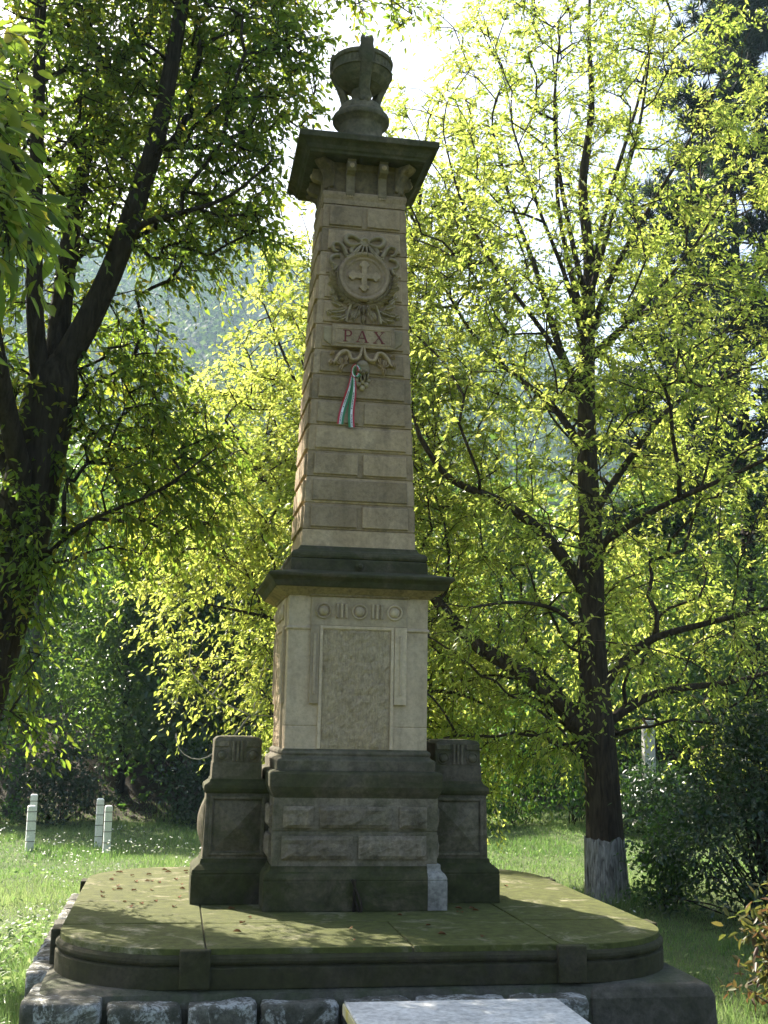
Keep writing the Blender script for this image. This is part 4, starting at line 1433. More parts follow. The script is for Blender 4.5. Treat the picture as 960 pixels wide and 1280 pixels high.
def clump_filter(rng, pts, scale, thr, seed):
    """open gaps in a crown"""
    keep = np.array([mnoise.noise(Vector(p) * scale + Vector((seed, seed * 2, -seed))) > thr for p in pts])
    return pts[keep]


def shift(PP, base_):
    return PP - np.array(base_)[None]


def in_view(p, margin=3.0):
    """rough test so that no work goes into leaves far behind the camera"""
    return (p[:, 1] > -9.5)


# ------------------------------------------------------------------ maple right of the monument
rng = np.random.default_rng(11)
RB = (3.24, 4.0, GZ - 0.05)
guides = [
    ([RB, (3.22, 4, -0.02), (3.19, 4, 0.69), (3.14, 4, 1.33), (3.09, 4, 1.98), (3.12, 4, 2.81), (3.08, 4, 3.66), (3.07, 4, 4.54), (3.10, 4, 5.43), (3.16, 4.05, 6.2), (3.06, 4.1, 7.0), (3.2, 4.0, 7.9), (3.12, 3.95, 8.8), (3.2, 4.0, 9.7)], 0.215, 0.010),
    ([(3.09, 4, 0.95), (2.99, 4.0, 1.12), (2.7, 4.1, 1.42), (2.31, 4.2, 1.72), (1.99, 4.3, 1.84), (1.67, 4.4, 2.21), (1.47, 4.5, 2.51), (0.92, 4.6, 3.23), (0.4, 4.8, 3.9)], 0.115, 0.03),
    ([(3.10, 4, 2.4), (2.63, 3.84, 2.98), (2.24, 3.68, 3.22), (1.79, 3.52, 3.4), (1.42, 3.36, 3.38), (1.1, 3.2, 3.83)], 0.08, 0.025),
    ([(3.08, 4, 4.4), (2.84, 4.16, 5.1), (2.71, 4.32, 5.79), (2.62, 4.48, 6.31), (2.43, 4.64, 6.94), (2.24, 4.8, 7.99)], 0.055, 0.012),
    ([(3.08, 4, 3.9), (2.81, 4.37, 4.62), (2.47, 4.75, 4.98), (2.09, 5.12, 5.54), (1.84, 5.5, 6.25)], 0.05, 0.012),
    ([(3.13, 4, 1.4), (3.55, 3.8, 1.98), (3.98, 3.6, 2.1), (4.76, 3.4, 2.31), (5.35, 3.2, 2.48)], 0.06, 0.014),
    ([(3.15, 4, 1.05), (3.68, 4.15, 1.42), (4.28, 4.3, 1.54), (4.81, 4.45, 1.58), (5.75, 4.6, 1.83)], 0.062, 0.016),
    ([(3.10, 4, 3.25), (3.49, 4.12, 3.8), (4.15, 4.25, 4.67), (4.79, 4.37, 4.94), (5.45, 4.5, 5.4)], 0.05, 0.012),
    ([(3.10, 4, 5.2), (3.38, 3.87, 6.05), (3.62, 3.75, 6.48), (4.14, 3.63, 7.4), (4.48, 3.5, 8.13)], 0.042, 0.01),
    ([(3.10, 4, 5.0), (3.83, 4.33, 5.7), (4.57, 4.67, 6.07), (5.45, 5.0, 6.67)], 0.042, 0.01),
    ([(3.11, 4, 5.75), (3.41, 4.17, 6.92), (3.89, 4.33, 8.33), (4.18, 4.5, 9.5)], 0.038, 0.01),
    ([(3.10, 4, 5.55), (2.79, 3.83, 6.62), (2.6, 3.67, 7.54), (2.65, 3.5, 8.48)], 0.038, 0.01),
    ([(3.10, 4, 1.95), (2.61, 3.53, 2.25), (1.99, 3.07, 2.26), (1.48, 2.6, 2.13)], 0.035, 0.01),
    ([(3.10, 4, 5.3), (3.0, 4.3, 6.1), (2.95, 4.6, 7.1), (3.0, 4.7, 8.4), (2.95, 4.8, 9.4)], 0.040, 0.008),
    ([(3.10, 4, 5.6), (3.25, 3.7, 6.4), (3.5, 3.4, 7.4), (3.6, 3.2, 8.6)], 0.036, 0.008),
    ([(3.09, 4, 5.0), (2.75, 3.6, 5.7), (2.3, 3.3, 6.4), (2.0, 3.1, 7.1)], 0.036, 0.008),
    ([(3.08, 4, 4.6), (2.5, 4.0, 5.4), (2.0, 4.0, 6.0), (1.65, 4.1, 6.8), (1.5, 4.1, 7.5)], 0.036, 0.008),
    ([(3.10, 4, 4.9), (3.6, 3.8, 5.5), (4.2, 3.7, 6.2), (4.7, 3.6, 7.1)], 0.036, 0.008),
    ([(3.1, 4, 2.9), (3.6, 3.4, 3.3), (4.3, 2.9, 3.6), (5.0, 2.5, 4.0)], 0.045, 0.012),
    ([(3.1, 4, 2.1), (3.3, 4.8, 2.6), (3.6, 5.8, 3.0), (4.0, 6.6, 3.6)], 0.05, 0.012),
]
pts = crown_points(rng, 2700, [(0.7, 3.0, 4.2, 2.1, 1.7), (1.6, 3.1, 4.2, 3.0, 2.4), (3.0, 3.2, 4.2, 3.3, 2.8), (5.0, 3.3, 4.2, 2.9, 2.5), (7.0, 3.2, 4.2, 2.5, 2.2), (9.0, 3.2, 4.2, 1.9, 1.7), (10.4, 3.2, 4.2, 1.0, 1.0)], 0.6)
pts = clump_filter(rng, pts, 1.0, -0.2, 3.3)
thin = ((pts[:, 2] > 4.6) & (rng.random(len(pts)) < 0.12)) | ((pts[:, 1] < 4.1) & (pts[:, 2] < 4.3) & (rng.random(len(pts)) < 0.68))
pts = pts[~thin]
tree = empty('park_tree', RB, 'large spreading tree with limewashed trunk foot right of the monument', 'tree')
PP, par, rad, tips, ng = grow(guides, pts, rng, bf=0.38)
PPl = shift(PP, RB)
trunk = obj('trunk', limbs_mesh('trunk', PPl, par, rad, 0.0, seg_big=14), M['bark_maple'], tree)
# limewashed foot: a ridged sleeve of painted bark just proud of the trunk
rings = []
for z in np.linspace(0.0, 0.66, 12):
    ring = []
    cx_ = 0.0 - 0.03 * z / 0.7
    for a in np.linspace(0, 2 * math.pi, 40, endpoint=False):
        r = 0.205 - 0.012 * z + 0.05 * math.exp(-z * 5) + 0.012 * mnoise.noise(Vector((math.cos(a) * 5, math.sin(a) * 5, z * 2.2))) + 0.006 * mnoise.noise(Vector((math.cos(a) * 16, math.sin(a) * 16, z * 4)))
        zz = z + ((0.07 * mnoise.noise(Vector((math.cos(a) * 3, math.sin(a) * 3, 9))) + 0.05 * mnoise.noise(Vector((math.cos(a) * 13, math.sin(a) * 13, 2)))) if z > 0.6 else 0)
        ring.append((cx_ + r * math.cos(a), r * math.sin(a), zz))
    rings.append(ring)
foot = obj('limewash_band', MB().loft(rings, caps=True), M['limewash'], tree, smooth=True)
L_, TW = twig_leaves(PPl, par, tips, rng, 5, 16, 0.44, 0.064, 0.033, np.array([0, 0, 3.5]), droop=0.5)
obj('twigs', TW, M['bark_maple'], tree)
obj('crown', leaves_mesh('crown', *L_), M['leaf_maple'], tree)

# ------------------------------------------------------------------ sunlit tree behind the monument
rng = np.random.default_rng(23)
BB = (1.25, 6.0, GZ - 0.05)
guides = [
    ([BB, (1.22, 6.0, 0.6), (1.15, 6.0, 1.8), (1.2, 6.0, 3.2), (1.3, 5.9, 4.8), (1.5, 5.9, 6.4), (1.7, 5.9, 8.6)], 0.15, 0.015),
    ([(1.15, 6, 1.5), (0.6, 5.7, 2.0), (0.0, 5.4, 2.2), (-0.7, 5.2, 2.3)], 0.06, 0.012),
    ([(1.17, 6, 2.3), (0.5, 5.8, 3.0), (-0.1, 5.5, 3.6), (-0.7, 5.3, 4.4)], 0.06, 0.012),
    ([(1.2, 6, 3.2), (0.7, 5.9, 4.1), (0.1, 5.7, 5.0), (-0.3, 5.6, 5.9)], 0.05, 0.01),
    ([(1.2, 6, 3.0), (1.8, 5.8, 3.8), (2.3, 5.6, 4.6)], 0.04, 0.01),
    ([(1.15, 6, 1.2), (1.7, 5.4, 1.5), (2.1, 5.0, 1.4), (2.4, 4.9, 1.2)], 0.04, 0.01),
    ([(1.3, 5.9, 4.6), (0.9, 5.8, 5.8), (0.6, 5.8, 7.0)], 0.04, 0.01),
]
pts = crown_points(rng, 2700, [(0.2, 1.7, 5.5, 0.8, 0.7), (0.9, 0.9, 5.5, 1.65, 1.1), (2.2, 0.5, 5.7, 2.1, 1.5), (4.0, 0.65, 5.8, 1.95, 1.6), (5.8, 1.0, 5.9, 1.75, 1.5), (7.0, 1.3, 5.9, 1.3, 1.2), (8.3, 1.6, 5.9, 0.8, 0.8), (9.4, 1.75, 5.9, 0.35, 0.35)], 0.6)
pts = clump_filter(rng, pts, 1.2, -0.16, 7.1)
tree = empty('park_tree', BB, 'bright yellow-green backlit tree directly behind the obelisk', 'tree')
PP, par, rad, tips, ng = grow(guides, pts, rng)
PPl = shift(PP, BB)
obj('trunk', limbs_mesh('trunk', PPl, par, rad, 0.0), M['bark_maple'], tree)
L_, TW = twig_leaves(PPl, par, tips, rng, 5, 14, 0.44, 0.070, 0.037, np.array([-0.4, -0.3, 3.5]), droop=0.5, skew=0.35)
obj('twigs', TW, M['bark_maple'], tree)
obj('crown', leaves_mesh('crown', *L_), M['leaf_maple'], tree)
mb = MB()
for pl, r in ((((0.1, 5.0, 1.02), (-0.35, 4.9, 1.12), (-0.75, 4.85, 1.13)), 0.011), (((-0.75, 4.85, 1.13), (-0.95, 4.85, 0.85), (-1.25, 4.9, 0.62), (-1.5, 4.95, 0.75), (-1.5, 5.0, 0.93)), 0.009),
              (((-0.75, 4.85, 1.13), (-1.05, 4.9, 1.25), (-1.3, 4.95, 1.45), (-1.42, 5.0, 1.65), (-1.36, 5.0, 2.0)), 0.009), (((-0.72, 4.85, 1.14), (-0.66, 4.9, 1.5), (-0.55, 4.95, 1.9)), 0.008),
              (((-0.4, 4.9, 1.12), (-0.2, 5.0, 1.5), (-0.25, 5.05, 1.75)), 0.008), (((-1.15, 4.9, 1.32), (-1.02, 4.95, 1.5), (-1.0, 5.0, 1.7)), 0.008)):
    q = polyline(pl, 0.1)
    mb.tube([tuple(np.array(p) - np.array(BB)) for p in q], list(np.linspace(r, r * 0.45, len(q))), 5)
obj('dead_branch', mb, M['deadwood'], tree, smooth=True, loc=(0.42, 0, 0.02))

# ------------------------------------------------------------------ dark forked tree at the left edge
rng = np.random.default_rng(37)
LB = (-2.88, 0.6, GZ - 0.05)
guides = [
    ([LB, (-2.72, 0.6, -0.1), (-2.52, 0.6, 0.81), (-2.41, 0.6, 1.33), (-2.28, 0.6, 1.87), (-2.16, 0.6, 2.6), (-2.10, 0.6, 3.11), (-2.05, 0.6, 3.46)], 0.25, 0.18),
    ([(-2.05, 0.6, 3.46), (-1.87, 0.54, 3.78), (-1.65, 0.49, 4.35), (-1.58, 0.43, 4.63), (-1.43, 0.37, 5.17), (-1.35, 0.31, 5.77), (-1.29, 0.26, 6.32), (-1.2, 0.2, 7.4)], 0.105, 0.035),
    ([(-2.05, 0.6, 3.46), (-2.05, 0.7, 4.09), (-2.01, 0.8, 4.88), (-1.93, 0.9, 5.65), (-1.82, 1.0, 6.05), (-1.55, 1.1, 6.56), (-1.4, 1.2, 7.4)], 0.09, 0.03),
    ([(-2.09, 0.6, 3.11), (-2.2, 0.45, 3.81), (-2.23, 0.3, 4.63), (-2.25, 0.15, 5.63), (-2.31, 0.0, 7.0)], 0.075, 0.028),
    ([(-2.15, 0.6, 2.0), (-1.9, 0.4, 2.3), (-1.63, 0.2, 2.44), (-1.27, 0.0, 2.54), (-0.92, -0.2, 2.83)], 0.024, 0.006),
    ([(-2.13, 0.6, 2.4), (-2.32, 0.2, 3.16), (-2.44, -0.2, 3.84), (-2.54, -0.6, 4.72)], 0.09, 0.03),
    ([(-1.60, 0.45, 4.55), (-1.21, 0.27, 4.63), (-0.88, 0.13, 4.69), (-0.62, 0.0, 4.95)], 0.028, 0.008),
    ([(-2.44, -0.2, 3.84), (-2.35, -1.2, 4.0), (-2.3, -2.2, 3.9), (-2.15, -3.0, 3.5), (-2.05, -3.5, 3.1)], 0.035, 0.008),
    ([(-2.05, 0.7, 4.3), (-2.0, 1.6, 4.8), (-1.9, 2.4, 5.2)], 0.04, 0.01),
    ([(-1.29, 0.26, 6.32), (-0.8, 0.3, 6.75), (-0.3, 0.35, 6.78), (0.1, 0.35, 6.62), (0.42, 0.35, 6.42)], 0.02, 0.005),
    ([(-2.13, 0.6, 2.4), (-2.6, 1.0, 3.3), (-3.2, 1.4, 4.2), (-3.7, 1.6, 5.2)], 0.07, 0.02),
]
pa = crown_points(rng, 1700, [(4.3, -1.75, 0.8, 0.45, 0.6), (4.8, -1.35, 0.9, 0.95, 0.9), (5.4, -1.35, 0.9, 1.22, 1.1), (6.3, -1.4, 0.9, 1.2, 1.2), (7.6, -1.5, 0.8, 0.9, 0.9), (8.2, -1.6, 0.7, 0.3, 0.3)], 0.5)
pb = crown_points(rng, 270, [(2.1, -1.72, 0.5, 0.3, 0.3), (2.5, -1.38, 0.6, 0.60, 0.6), (3.1, -1.36, 0.8, 0.64, 0.7), (3.8, -1.66, 1.0, 0.42, 0.6), (4.2, -1.75, 1.0, 0.3, 0.5)], 0.55)
pc = crown_points(rng, 750, [(1.4, -2.7, 0.7, 0.35, 0.4), (2.6, -2.9, 0.6, 0.6, 0.9), (4.0, -3.0, 0.7, 1.0, 1.3), (5.6, -3.0, 0.7, 1.4, 1.5), (7.4, -2.8, 0.6, 0.9, 0.9)], 0.55)
pd_ = crown_points(rng, 260, [(2.75, -2.15, -3.1, 0.2, 0.5), (3.3, -2.2, -2.8, 0.32, 0.9), (3.9, -2.3, -2.3, 0.35, 1.2), (4.4, -2.35, -1.8, 0.25, 0.8)], 0.6)
pe = np.stack([rng.uniform(-2.45, -1.95, 60), rng.uniform(0.2, 0.5, 60), rng.uniform(0.9, 3.4, 60)], 1)
to_ = rng.random(46)
po = np.stack([-0.75 + 1.25 * to_, 0.3 + rng.normal(0, 0.15, 46), 6.80 - 0.42 * to_ ** 2 + rng.normal(0, 0.10, 46)], 1)
pts = np.concatenate([clump_filter(rng, pa, 1.3, -0.12, 1.7), pb, pc, pd_, pe, po])
tree = empty('forked_tree', LB, 'dark forked tree with leaning stems at the left edge beside the platform', 'tree')
PP, par, rad, tips, ng = grow(guides, pts, rng, step=0.22)
PPl = shift(PP, LB)
obj('trunk', limbs_mesh('trunk', PPl, par, rad, 0.0, seg_big=14), M['bark_dark'], tree)
L_, TW = twig_leaves(PPl, par, tips, rng, 4, 9, 0.30, 0.062, 0.033, np.array([0.6, 0, 4.5]), droop=0.55, shape=LEAF6, skew=1.6)
obj('twigs', TW, M['bark_dark'], tree)
near = L_[0][:, 1] < -1.9                       # the low bough reaching towards the path has bigger leaves
kp = ~near | (rng.random(len(near)) < 0.45)
sc_ = np.where(near, 1.75, 1.0)
L_ = (L_[0][kp], L_[1][kp], L_[2][kp], (L_[3] * sc_)[kp], (L_[4] * sc_)[kp], L_[5][kp])
obj('crown', leaves_mesh('crown', *L_, shape=LEAF6), M['leaf_left'], tree)


# ------------------------------------------------------------------ simple trees and shrubs
def clump_tree(name, base_, label, cat, mat, bark, h, z0, rx, ry, n_cl, per, ln, wd, seed, r0=0.09, lean=(0, 0), group=None, shape=LEAF4, cl_r=0.38, top_heavy=0.5, stems=1, limb_r=0.012):
    rg = np.random.default_rng(seed)
    e = empty(name, base_, label, cat, group)
    zc = rg.uniform(z0, h, n_cl)
    t = (zc - z0) / (h - z0)
    rr = np.sin(np.clip(t * (1 - 0.12) + 0.12, 0, 1) ** top_heavy * math.pi) ** 0.6
    a = rg.uniform(0, 2 * math.pi, n_cl)
    r = rg.random(n_cl) ** 0.45
    cx_ = lean[0] * zc / h + rx * rr * r * np.cos(a)
    cy_ = lean[1] * zc / h + ry * rr * r * np.sin(a)
    C_ = np.stack([cx_, cy_, zc], 1)
    mb_ = MB()
    top = h * 0.93
    if stems == 1:
        tp = [(lean[0] * q + 0.06 * math.sin(q * 6 + seed), lean[1] * q + 0.05 * math.cos(q * 5 + seed), -0.1 + (top + 0.1) * q) for q in np.linspace(0, 1, 9)]
        mb_.tube(tp, list(r0 * (1 - 0.85 * np.linspace(0, 1, 9)) + 0.006), 9)
    sel = rg.choice(n_cl, min(n_cl, 46 if stems == 1 else stems), replace=False)
    for i in sel:
        p = C_[i]
        if stems == 1:
            zb = max(0.25 * h * 0.5, p[2] - 0.55 * np.hypot(p[0], p[1]) - 0.2)
            q = min(zb / top, 1)
            b0 = np.array([lean[0] * q, lean[1] * q, zb])
        else:
            b0 = np.array([rg.normal(0, 0.08), rg.normal(0, 0.08), -0.06])
        mid = (b0 + p) / 2 + np.array([0, 0, 0.12 * np.linalg.norm(p - b0)]) * (1 if stems == 1 else 0.5) + rg.normal(0, 0.05, 3)
        pl = polyline([b0, mid, p], 0.4)
        mb_.tube([tuple(q_) for q_ in pl], list(np.linspace(limb_r, limb_r * 0.35, len(pl))), 5)
    obj('trunk' if stems == 1 else 'stem', mb_, M[bark], e, smooth=True)
    N = n_cl * per
    cid = np.repeat(np.arange(n_cl), per)
    off_ = rg.normal(0, 1, (N, 3)) * np.array([cl_r, cl_r, cl_r * 0.6]) * rg.uniform(0.6, 1.3, n_cl)[cid][:, None]
    pos = C_[cid] + off_
    pos[:, 2] = np.maximum(pos[:, 2], 0.02)
    outd = unit(pos - np.array([0, 0, (z0 + h) / 2]))
    ax = unit(outd * 0.5 + rg.normal(0, 0.7, (N, 3)) - np.array([0, 0, 0.25]))
    nr = unit(outd * 0.4 + rg.normal(0, 0.6, (N, 3)) + np.array([0, 0, 0.7]))
    s = rg.uniform(0.6, 1.3, N)
    rnd = np.clip(0.5 * rg.random(n_cl)[cid] + 0.5 * rg.random(N), 0, 1)
    obj('crown' if stems == 1 else 'foliage', leaves_mesh('leaves', pos, ax, nr, ln * s, wd * s, rnd, shape), M[mat], e)
    return e


def gz(x, y):
    return float(ground_h(x, y))


# wood edge on the left, trunks one can tell apart
specs = [
    (-3.75, 13.6, 6.2, 1.0, 1.5, 0.12, 'bark_grey', 'wood-edge tree with a pale grey leaning trunk at far left', (0.35, 0)),
    (-2.05, 14.6, 5.4, 1.1, 1.3, 0.085, 'bark_dark', 'dark slim tree of the wood edge above the right pair of white posts', (0.1, 0)),
    (-1.45, 15.6, 5.8, 1.2, 1.3, 0.075, 'bark_dark', 'slim dark wood-edge tree just right of the right pair of white posts', (0.2, 0)),
    (-0.95, 14.2, 5.2, 1.1, 1.2, 0.07, 'bark_dark', 'slim wood-edge tree between the white posts and the bare branch', (-0.1, 0)),
    (-0.55, 15.4, 5.6, 1.2, 1.3, 0.095, 'bark_dark', 'leaning dark wood-edge tree left of the bare branch', (0.5, 0)),
    (0.35, 14.6, 5.0, 1.0, 1.2, 0.07, 'bark_dark', 'small dark wood-edge tree beside the left stone pier', (-0.2, 0)),
    (-5.2, 14.8, 6.0, 1.2, 1.7, 0.10, 'bark_dark', 'broad wood-edge tree hidden behind the forked tree trunk', (0, 0)),
]
specs += [
    (7.6, 13.4, 6.2, 0.9, 1.6, 0.09, 'bark_dark', 'wood-edge tree behind the pale concrete post', (0.1, 0)),
    (9.3, 12.6, 6.6, 0.8, 1.7, 0.10, 'bark_dark', 'broad wood-edge tree in front of the pine trunk at right', (0, 0)),
    (10.9, 12.2, 6.4, 0.8, 1.7, 0.10, 'bark_dark', 'rightmost wood-edge tree at the edge of the picture', (0, 0)),
    (4.9, 14.2, 5.6, 0.9, 1.5, 0.08, 'bark_dark', 'wood-edge tree just left of the limewashed tree', (0, 0)),
]
for i, (x, y, h, z0, rx, r0, bk, lb, ln_) in enumerate(specs):
    clump_tree('woodland_tree', (x, y, gz(x, y)), lb, 'tree', 'leaf_wood', bk, h, z0, rx, 1.3, 120, 80, 0.125, 0.07, 100 + i, r0, ln_, 'trees along the wood edge', cl_r=0.34)

# shrubs along the edge of the lawn
shr = [
    (-4.4, 12.3, 1.9, 1.0, 'leafy green shrub at the wood edge behind the left white posts', 'leaf_shrub'),
    (-2.9, 12.9, 1.2, 0.9, 'low dark shrub at the wood edge between the two pairs of white posts', 'leaf_dark'),
    (-0.35, 12.4, 1.3, 0.9, 'low green shrub at the wood edge left of the left stone pier', 'leaf_dark'),
    (0.55, 11.8, 1.5, 0.9, 'green shrub showing just left of the left stone pier', 'leaf_shrub'),
    (3.35, 10.9, 1.45, 0.85, 'green shrub just right of the right stone pier beyond the lawn', 'leaf_shrub'),
    (4.35, 11.2, 1.8, 0.95, 'middle green shrub beyond the lawn left of the limewashed trunk', 'leaf_shrub'),
    (5.25, 10.8, 1.5, 0.9, 'green shrub close to the left of the limewashed trunk beyond the lawn', 'leaf_shrub'),
    (5.95, 9.3, 0.95, 0.8, 'low green shrub in front of the pale concrete post', 'leaf_dark'),
    (6.9, 12.6, 2.2, 1.2, 'tall green shrub beyond the pale concrete post', 'leaf_shrub'),
]
for i, (x, y, h, r, lb, mt) in enumerate(shr):
    clump_tree('shrub', (x, y, gz(x, y)), lb, 'shrub', mt, 'bark_dark', h, 0.15, r, r * 0.8, 46, 70, 0.09, 0.05, 200 + i, stems=14, cl_r=0.2, group='shrubs along the edge of the lawn', limb_r=0.01)

# big dark bush at the right
clump_tree('evergreen_bush', (4.45, 2.9, GZ), 'big dense dark green bush right of the limewashed trunk', 'bush', 'leaf_dark', 'bark_dark', 1.85, 0.12, 1.15, 0.9, 130, 95, 0.06, 0.034, 310, stems=60, cl_r=0.17)
clump_tree('evergreen_bush', (5.35, 1.9, GZ), 'dark glossy bush at the right edge in front of the dense bush', 'bush', 'leaf_dark', 'bark_dark', 1.75, 0.12, 1.15, 0.9, 120, 95, 0.06, 0.034, 311, stems=60, cl_r=0.17)
clump_tree('evergreen_bush', (3.62, 3.55, GZ), 'small sunlit bush at the foot of the limewashed trunk', 'bush', 'leaf_shrub', 'bark_dark', 0.85, 0.1, 0.28, 0.3, 34, 60, 0.055, 0.034, 312, stems=8, cl_r=0.11)
clump_tree('rusty_bush', (2.74, -0.68, GZ), 'low bush with rusty brown and yellow leaves at the lower right edge', 'bush', 'leaf_brown', 'bark_dark', 0.78, 0.1, 0.38, 0.4, 60, 26, 0.07, 0.034, 313, stems=60, cl_r=0.075, shape=LEAF6)

# ------------------------------------------------------------------ pine behind, upper right
rng = np.random.default_rng(71)
px_, py_ = 9.75, 13.7
CB = (px_, py_, gz(px_, py_))
pine = empty('pine_tree', CB, 'tall dark blue-green pine rising behind the limewashed tree at upper right', 'tree')
H = 17.5
mb = MB()
mb.tube([(0.05 * math.sin(t * 5), 0, -0.2 + H * t) for t in np.linspace(0, 1, 14)], list(0.19 * (1 - 0.9 * np.linspace(0, 1, 14))), 9)
cl = []
for z in np.arange(5.2, H - 0.3, 0.55):
    t = (z - 5.2) / (H - 5.2)
    Lb = 3.0 * (1 - t) ** 0.8 + 0.4
    nb = 4 + (rng.random() < 0.5)
    a0 = rng.uniform(0, 6.28)
    for q in range(nb):
        a = a0 + q * 6.28 / nb + rng.normal(0, 0.25)
        l = Lb * rng.uniform(0.65, 1.1)
        dz = rng.uniform(-0.1, 0.35) * l
        e_ = np.array([l * math.cos(a), l * math.sin(a), z + dz])
        b_ = np.array([0, 0, z])
        mid = (b_ + e_) / 2 + np.array([0, 0, -0.08 * l])
        pl = polyline([b_, mid, e_], 0.4)
        mb.tube([tuple(p) for p in pl], list(np.linspace(0.035 * (1 - 0.6 * t), 0.01, len(pl))), 5)
        for w_ in np.linspace(0.35, 1.0, max(2, int(l / 0.33))):
            p = b_ + (e_ - b_) * w_
            for _ in range(3):
                cl.append(p + rng.normal(0, 0.16, 3) + np.array([0, 0, 0.08]))
cl.append(np.array([0, 0, H - 0.1]))
cl = np.array(cl)
obj('trunk', mb, M['bark_dark'], pine, smooth=True)
per = 90
cid = np.repeat(np.arange(len(cl)), per)
d = unit(rng.normal(0, 1, (len(cid), 3)) + np.array([0, 0, 0.35]))
pos = cl[cid] + d * rng.uniform(0, 0.12, (len(cid), 1))
obj('crown', leaves_mesh('needles', pos, d, unit(rng.normal(0, 1, (len(cid), 3))), rng.uniform(0.16, 0.28, len(cid)), 0.034, rng.random(len(cid)), BLADE), M['needle'], pine)

# ------------------------------------------------------------------ utility pole and wires
pole = empty('concrete_post', (6.45, 10.75, gz(6.45, 10.75)), 'pale concrete post showing under the leaves right of the limewashed trunk', 'post')
obj('pole_shaft', MB().stack([(0.10, 0.08, -0.2), (0.09, 0.07, 1.60), (0.06, 0.05, 1.63)]), M['concrete'], pole, bevel=0.015)
obj('cap', MB().stack([(0.105, 0.085, 1.625), (0.105, 0.085, 1.66), (0.03, 0.02, 1.69)]), M['concrete'], pole, bevel=0.006)
for i, (zt, lab) in enumerate(((2.72, 'upper of two thin wires crossing the dark wood at left'), (2.22, 'lower of two thin wires crossing the dark wood at left'))):
    a = np.array((9.6, 13.6, zt + 0.6))
    b = np.array((-5.2, 14.75, zt + 0.45))
    pl = [tuple(a + (b - a) * t - np.array([0, 0, 1.0 * t * (1 - t)]) - a) for t in np.linspace(0, 1, 24)]
    w_ = obj('power_wire', MB().tube(pl, 0.005, 4), M['deadwood'], None, loc=tuple(a))
    tag(w_, lab, 'wire', 'wires strung through the wood')

# ------------------------------------------------------------------ wood behind and on the hill
def mass(name, label, cat, pts, rad, hgt, per, size, mat, seed, rough=0.45):
    rg = np.random.default_rng(seed)
    n = len(pts)
    cid = np.repeat(np.arange(n), per)
    N = len(cid)
    d = unit(rg.normal(0, 1, (N, 3)) + np.array([0, 0, 0.25]))
    # lumpy crowns: several bosses per tree
    rr = rg.uniform(0.72, 1.0, N) * (1 + 0.22 * np.sin(d[:, 0] * 5 + cid) * np.sin(d[:, 1] * 5 + cid * 2) + 0.12 * np.sin(d[:, 2] * 9 + cid))
    P_ = pts[cid] + d * (rad[cid] * rr)[:, None] * np.array([1, 1, 1.0]) * np.stack([np.ones(N), np.ones(N), (hgt / rad)[cid]], 1)
    ax = unit(np.cross(d, rg.normal(0, 1, (N, 3))) + rg.normal(0, 0.2, (N, 3)))
    nr = unit(d + rg.normal(0, rough, (N, 3)))
    s = rg.uniform(0.6, 1.3, N) * (size if np.isscalar(size) else size[cid])
    rnd = np.clip(0.65 * rg.random(n)[cid] + 0.35 * rg.random(N), 0, 1)
    o = obj(name, leaves_mesh(name, P_, ax, nr, s, s * 0.8, rnd, QUAD), M[mat])
    return tag(o, label, cat, kind='stuff')


rng = np.random.default_rng(5)
# tall undergrowth and trees filling the bank behind the lawn
n = 210
yy = rng.uniform(16.5, 46, n)
az = R(1) * rng.uniform(-16, 36, n)
xx = -1.1 + (yy + 7.8) * np.tan(az)
hh = rng.uniform(3.2, 5.2, n)
keep = (yy > 21) | (xx > 2.0)
xx, yy, hh = xx[keep], yy[keep], hh[keep]
n = len(xx)
zc = ground_h(xx, yy) + hh * 0.52
mass('wood', 'dense green wood filling the bank behind the lawn', 'wood', np.stack([xx, yy, zc], 1), rng.uniform(1.4, 2.3, n), hh * 0.5, 420, 0.26, 'leaf_wood', 6)
n = 260
yy = rng.uniform(14.6, 27, n)
az = R(1) * rng.uniform(-15, 33, n)
xx = -1.1 + (yy + 7.8) * np.tan(az)
rr_ = rng.uniform(0.45, 1.0, n)
keep = (xx > 2.5) | (rng.random(n) < np.clip((yy - 14.5) / 5, 0.6, 1))
xx, yy, rr_ = xx[keep], yy[keep], rr_[keep]
mass('undergrowth', 'dark leafy undergrowth covering the bank at the wood edge', 'undergrowth', np.stack([xx, yy, ground_h(xx, yy) + rr_ * 0.6], 1), rr_, rr_ * 1.1, 260, 0.13, 'leaf_shrub', 16)
n = 3600
yy = rng.uniform(70, 610, n)
az = R(1) * rng.uniform(-14, 34, n)
xx = -1.1 + (yy + 7.8) * np.tan(az)
rad_ = rng.uniform(3.6, 8.0, n) * np.clip(0.55 + yy / 500, 0.6, 1.2)
zc = ground_h(xx, yy) + rad_ * 0.75
keep = rng.random(n) < np.clip((yy / 600) ** 0.6, 0.35, 1)
mass('hillside_wood', 'hazy wooded hillside far behind the monument', 'wood', np.stack([xx, yy, zc], 1)[keep], rad_[keep], rad_[keep] * 1.05, 135, 0.42 + rad_[keep] * 0.10, 'leaf_hill', 8, 0.2)

# ------------------------------------------------------------------ grass, weeds, flowers, fallen leaves
rng = np.random.default_rng(9)


def lawn_points(n, near_bias=1.5, ymin=-2.6, ymax=14.5):
    d = 5.5 + (ymax + 7.8 - 5.5) * rng.random(n) ** near_bias
    a = R(1) * rng.uniform(-13, 33, n)
    x = -1.1 + d * np.sin(a)
    y = -7.78 + d * np.cos(a)
    ok = (y > ymin) & ~((np.abs(x) < 1.74) & (np.abs(y) < 1.78)) & ~((np.abs(x) < 1.3) & (y < -1.5)) & (y < ymax)
    return x[ok], y[ok]


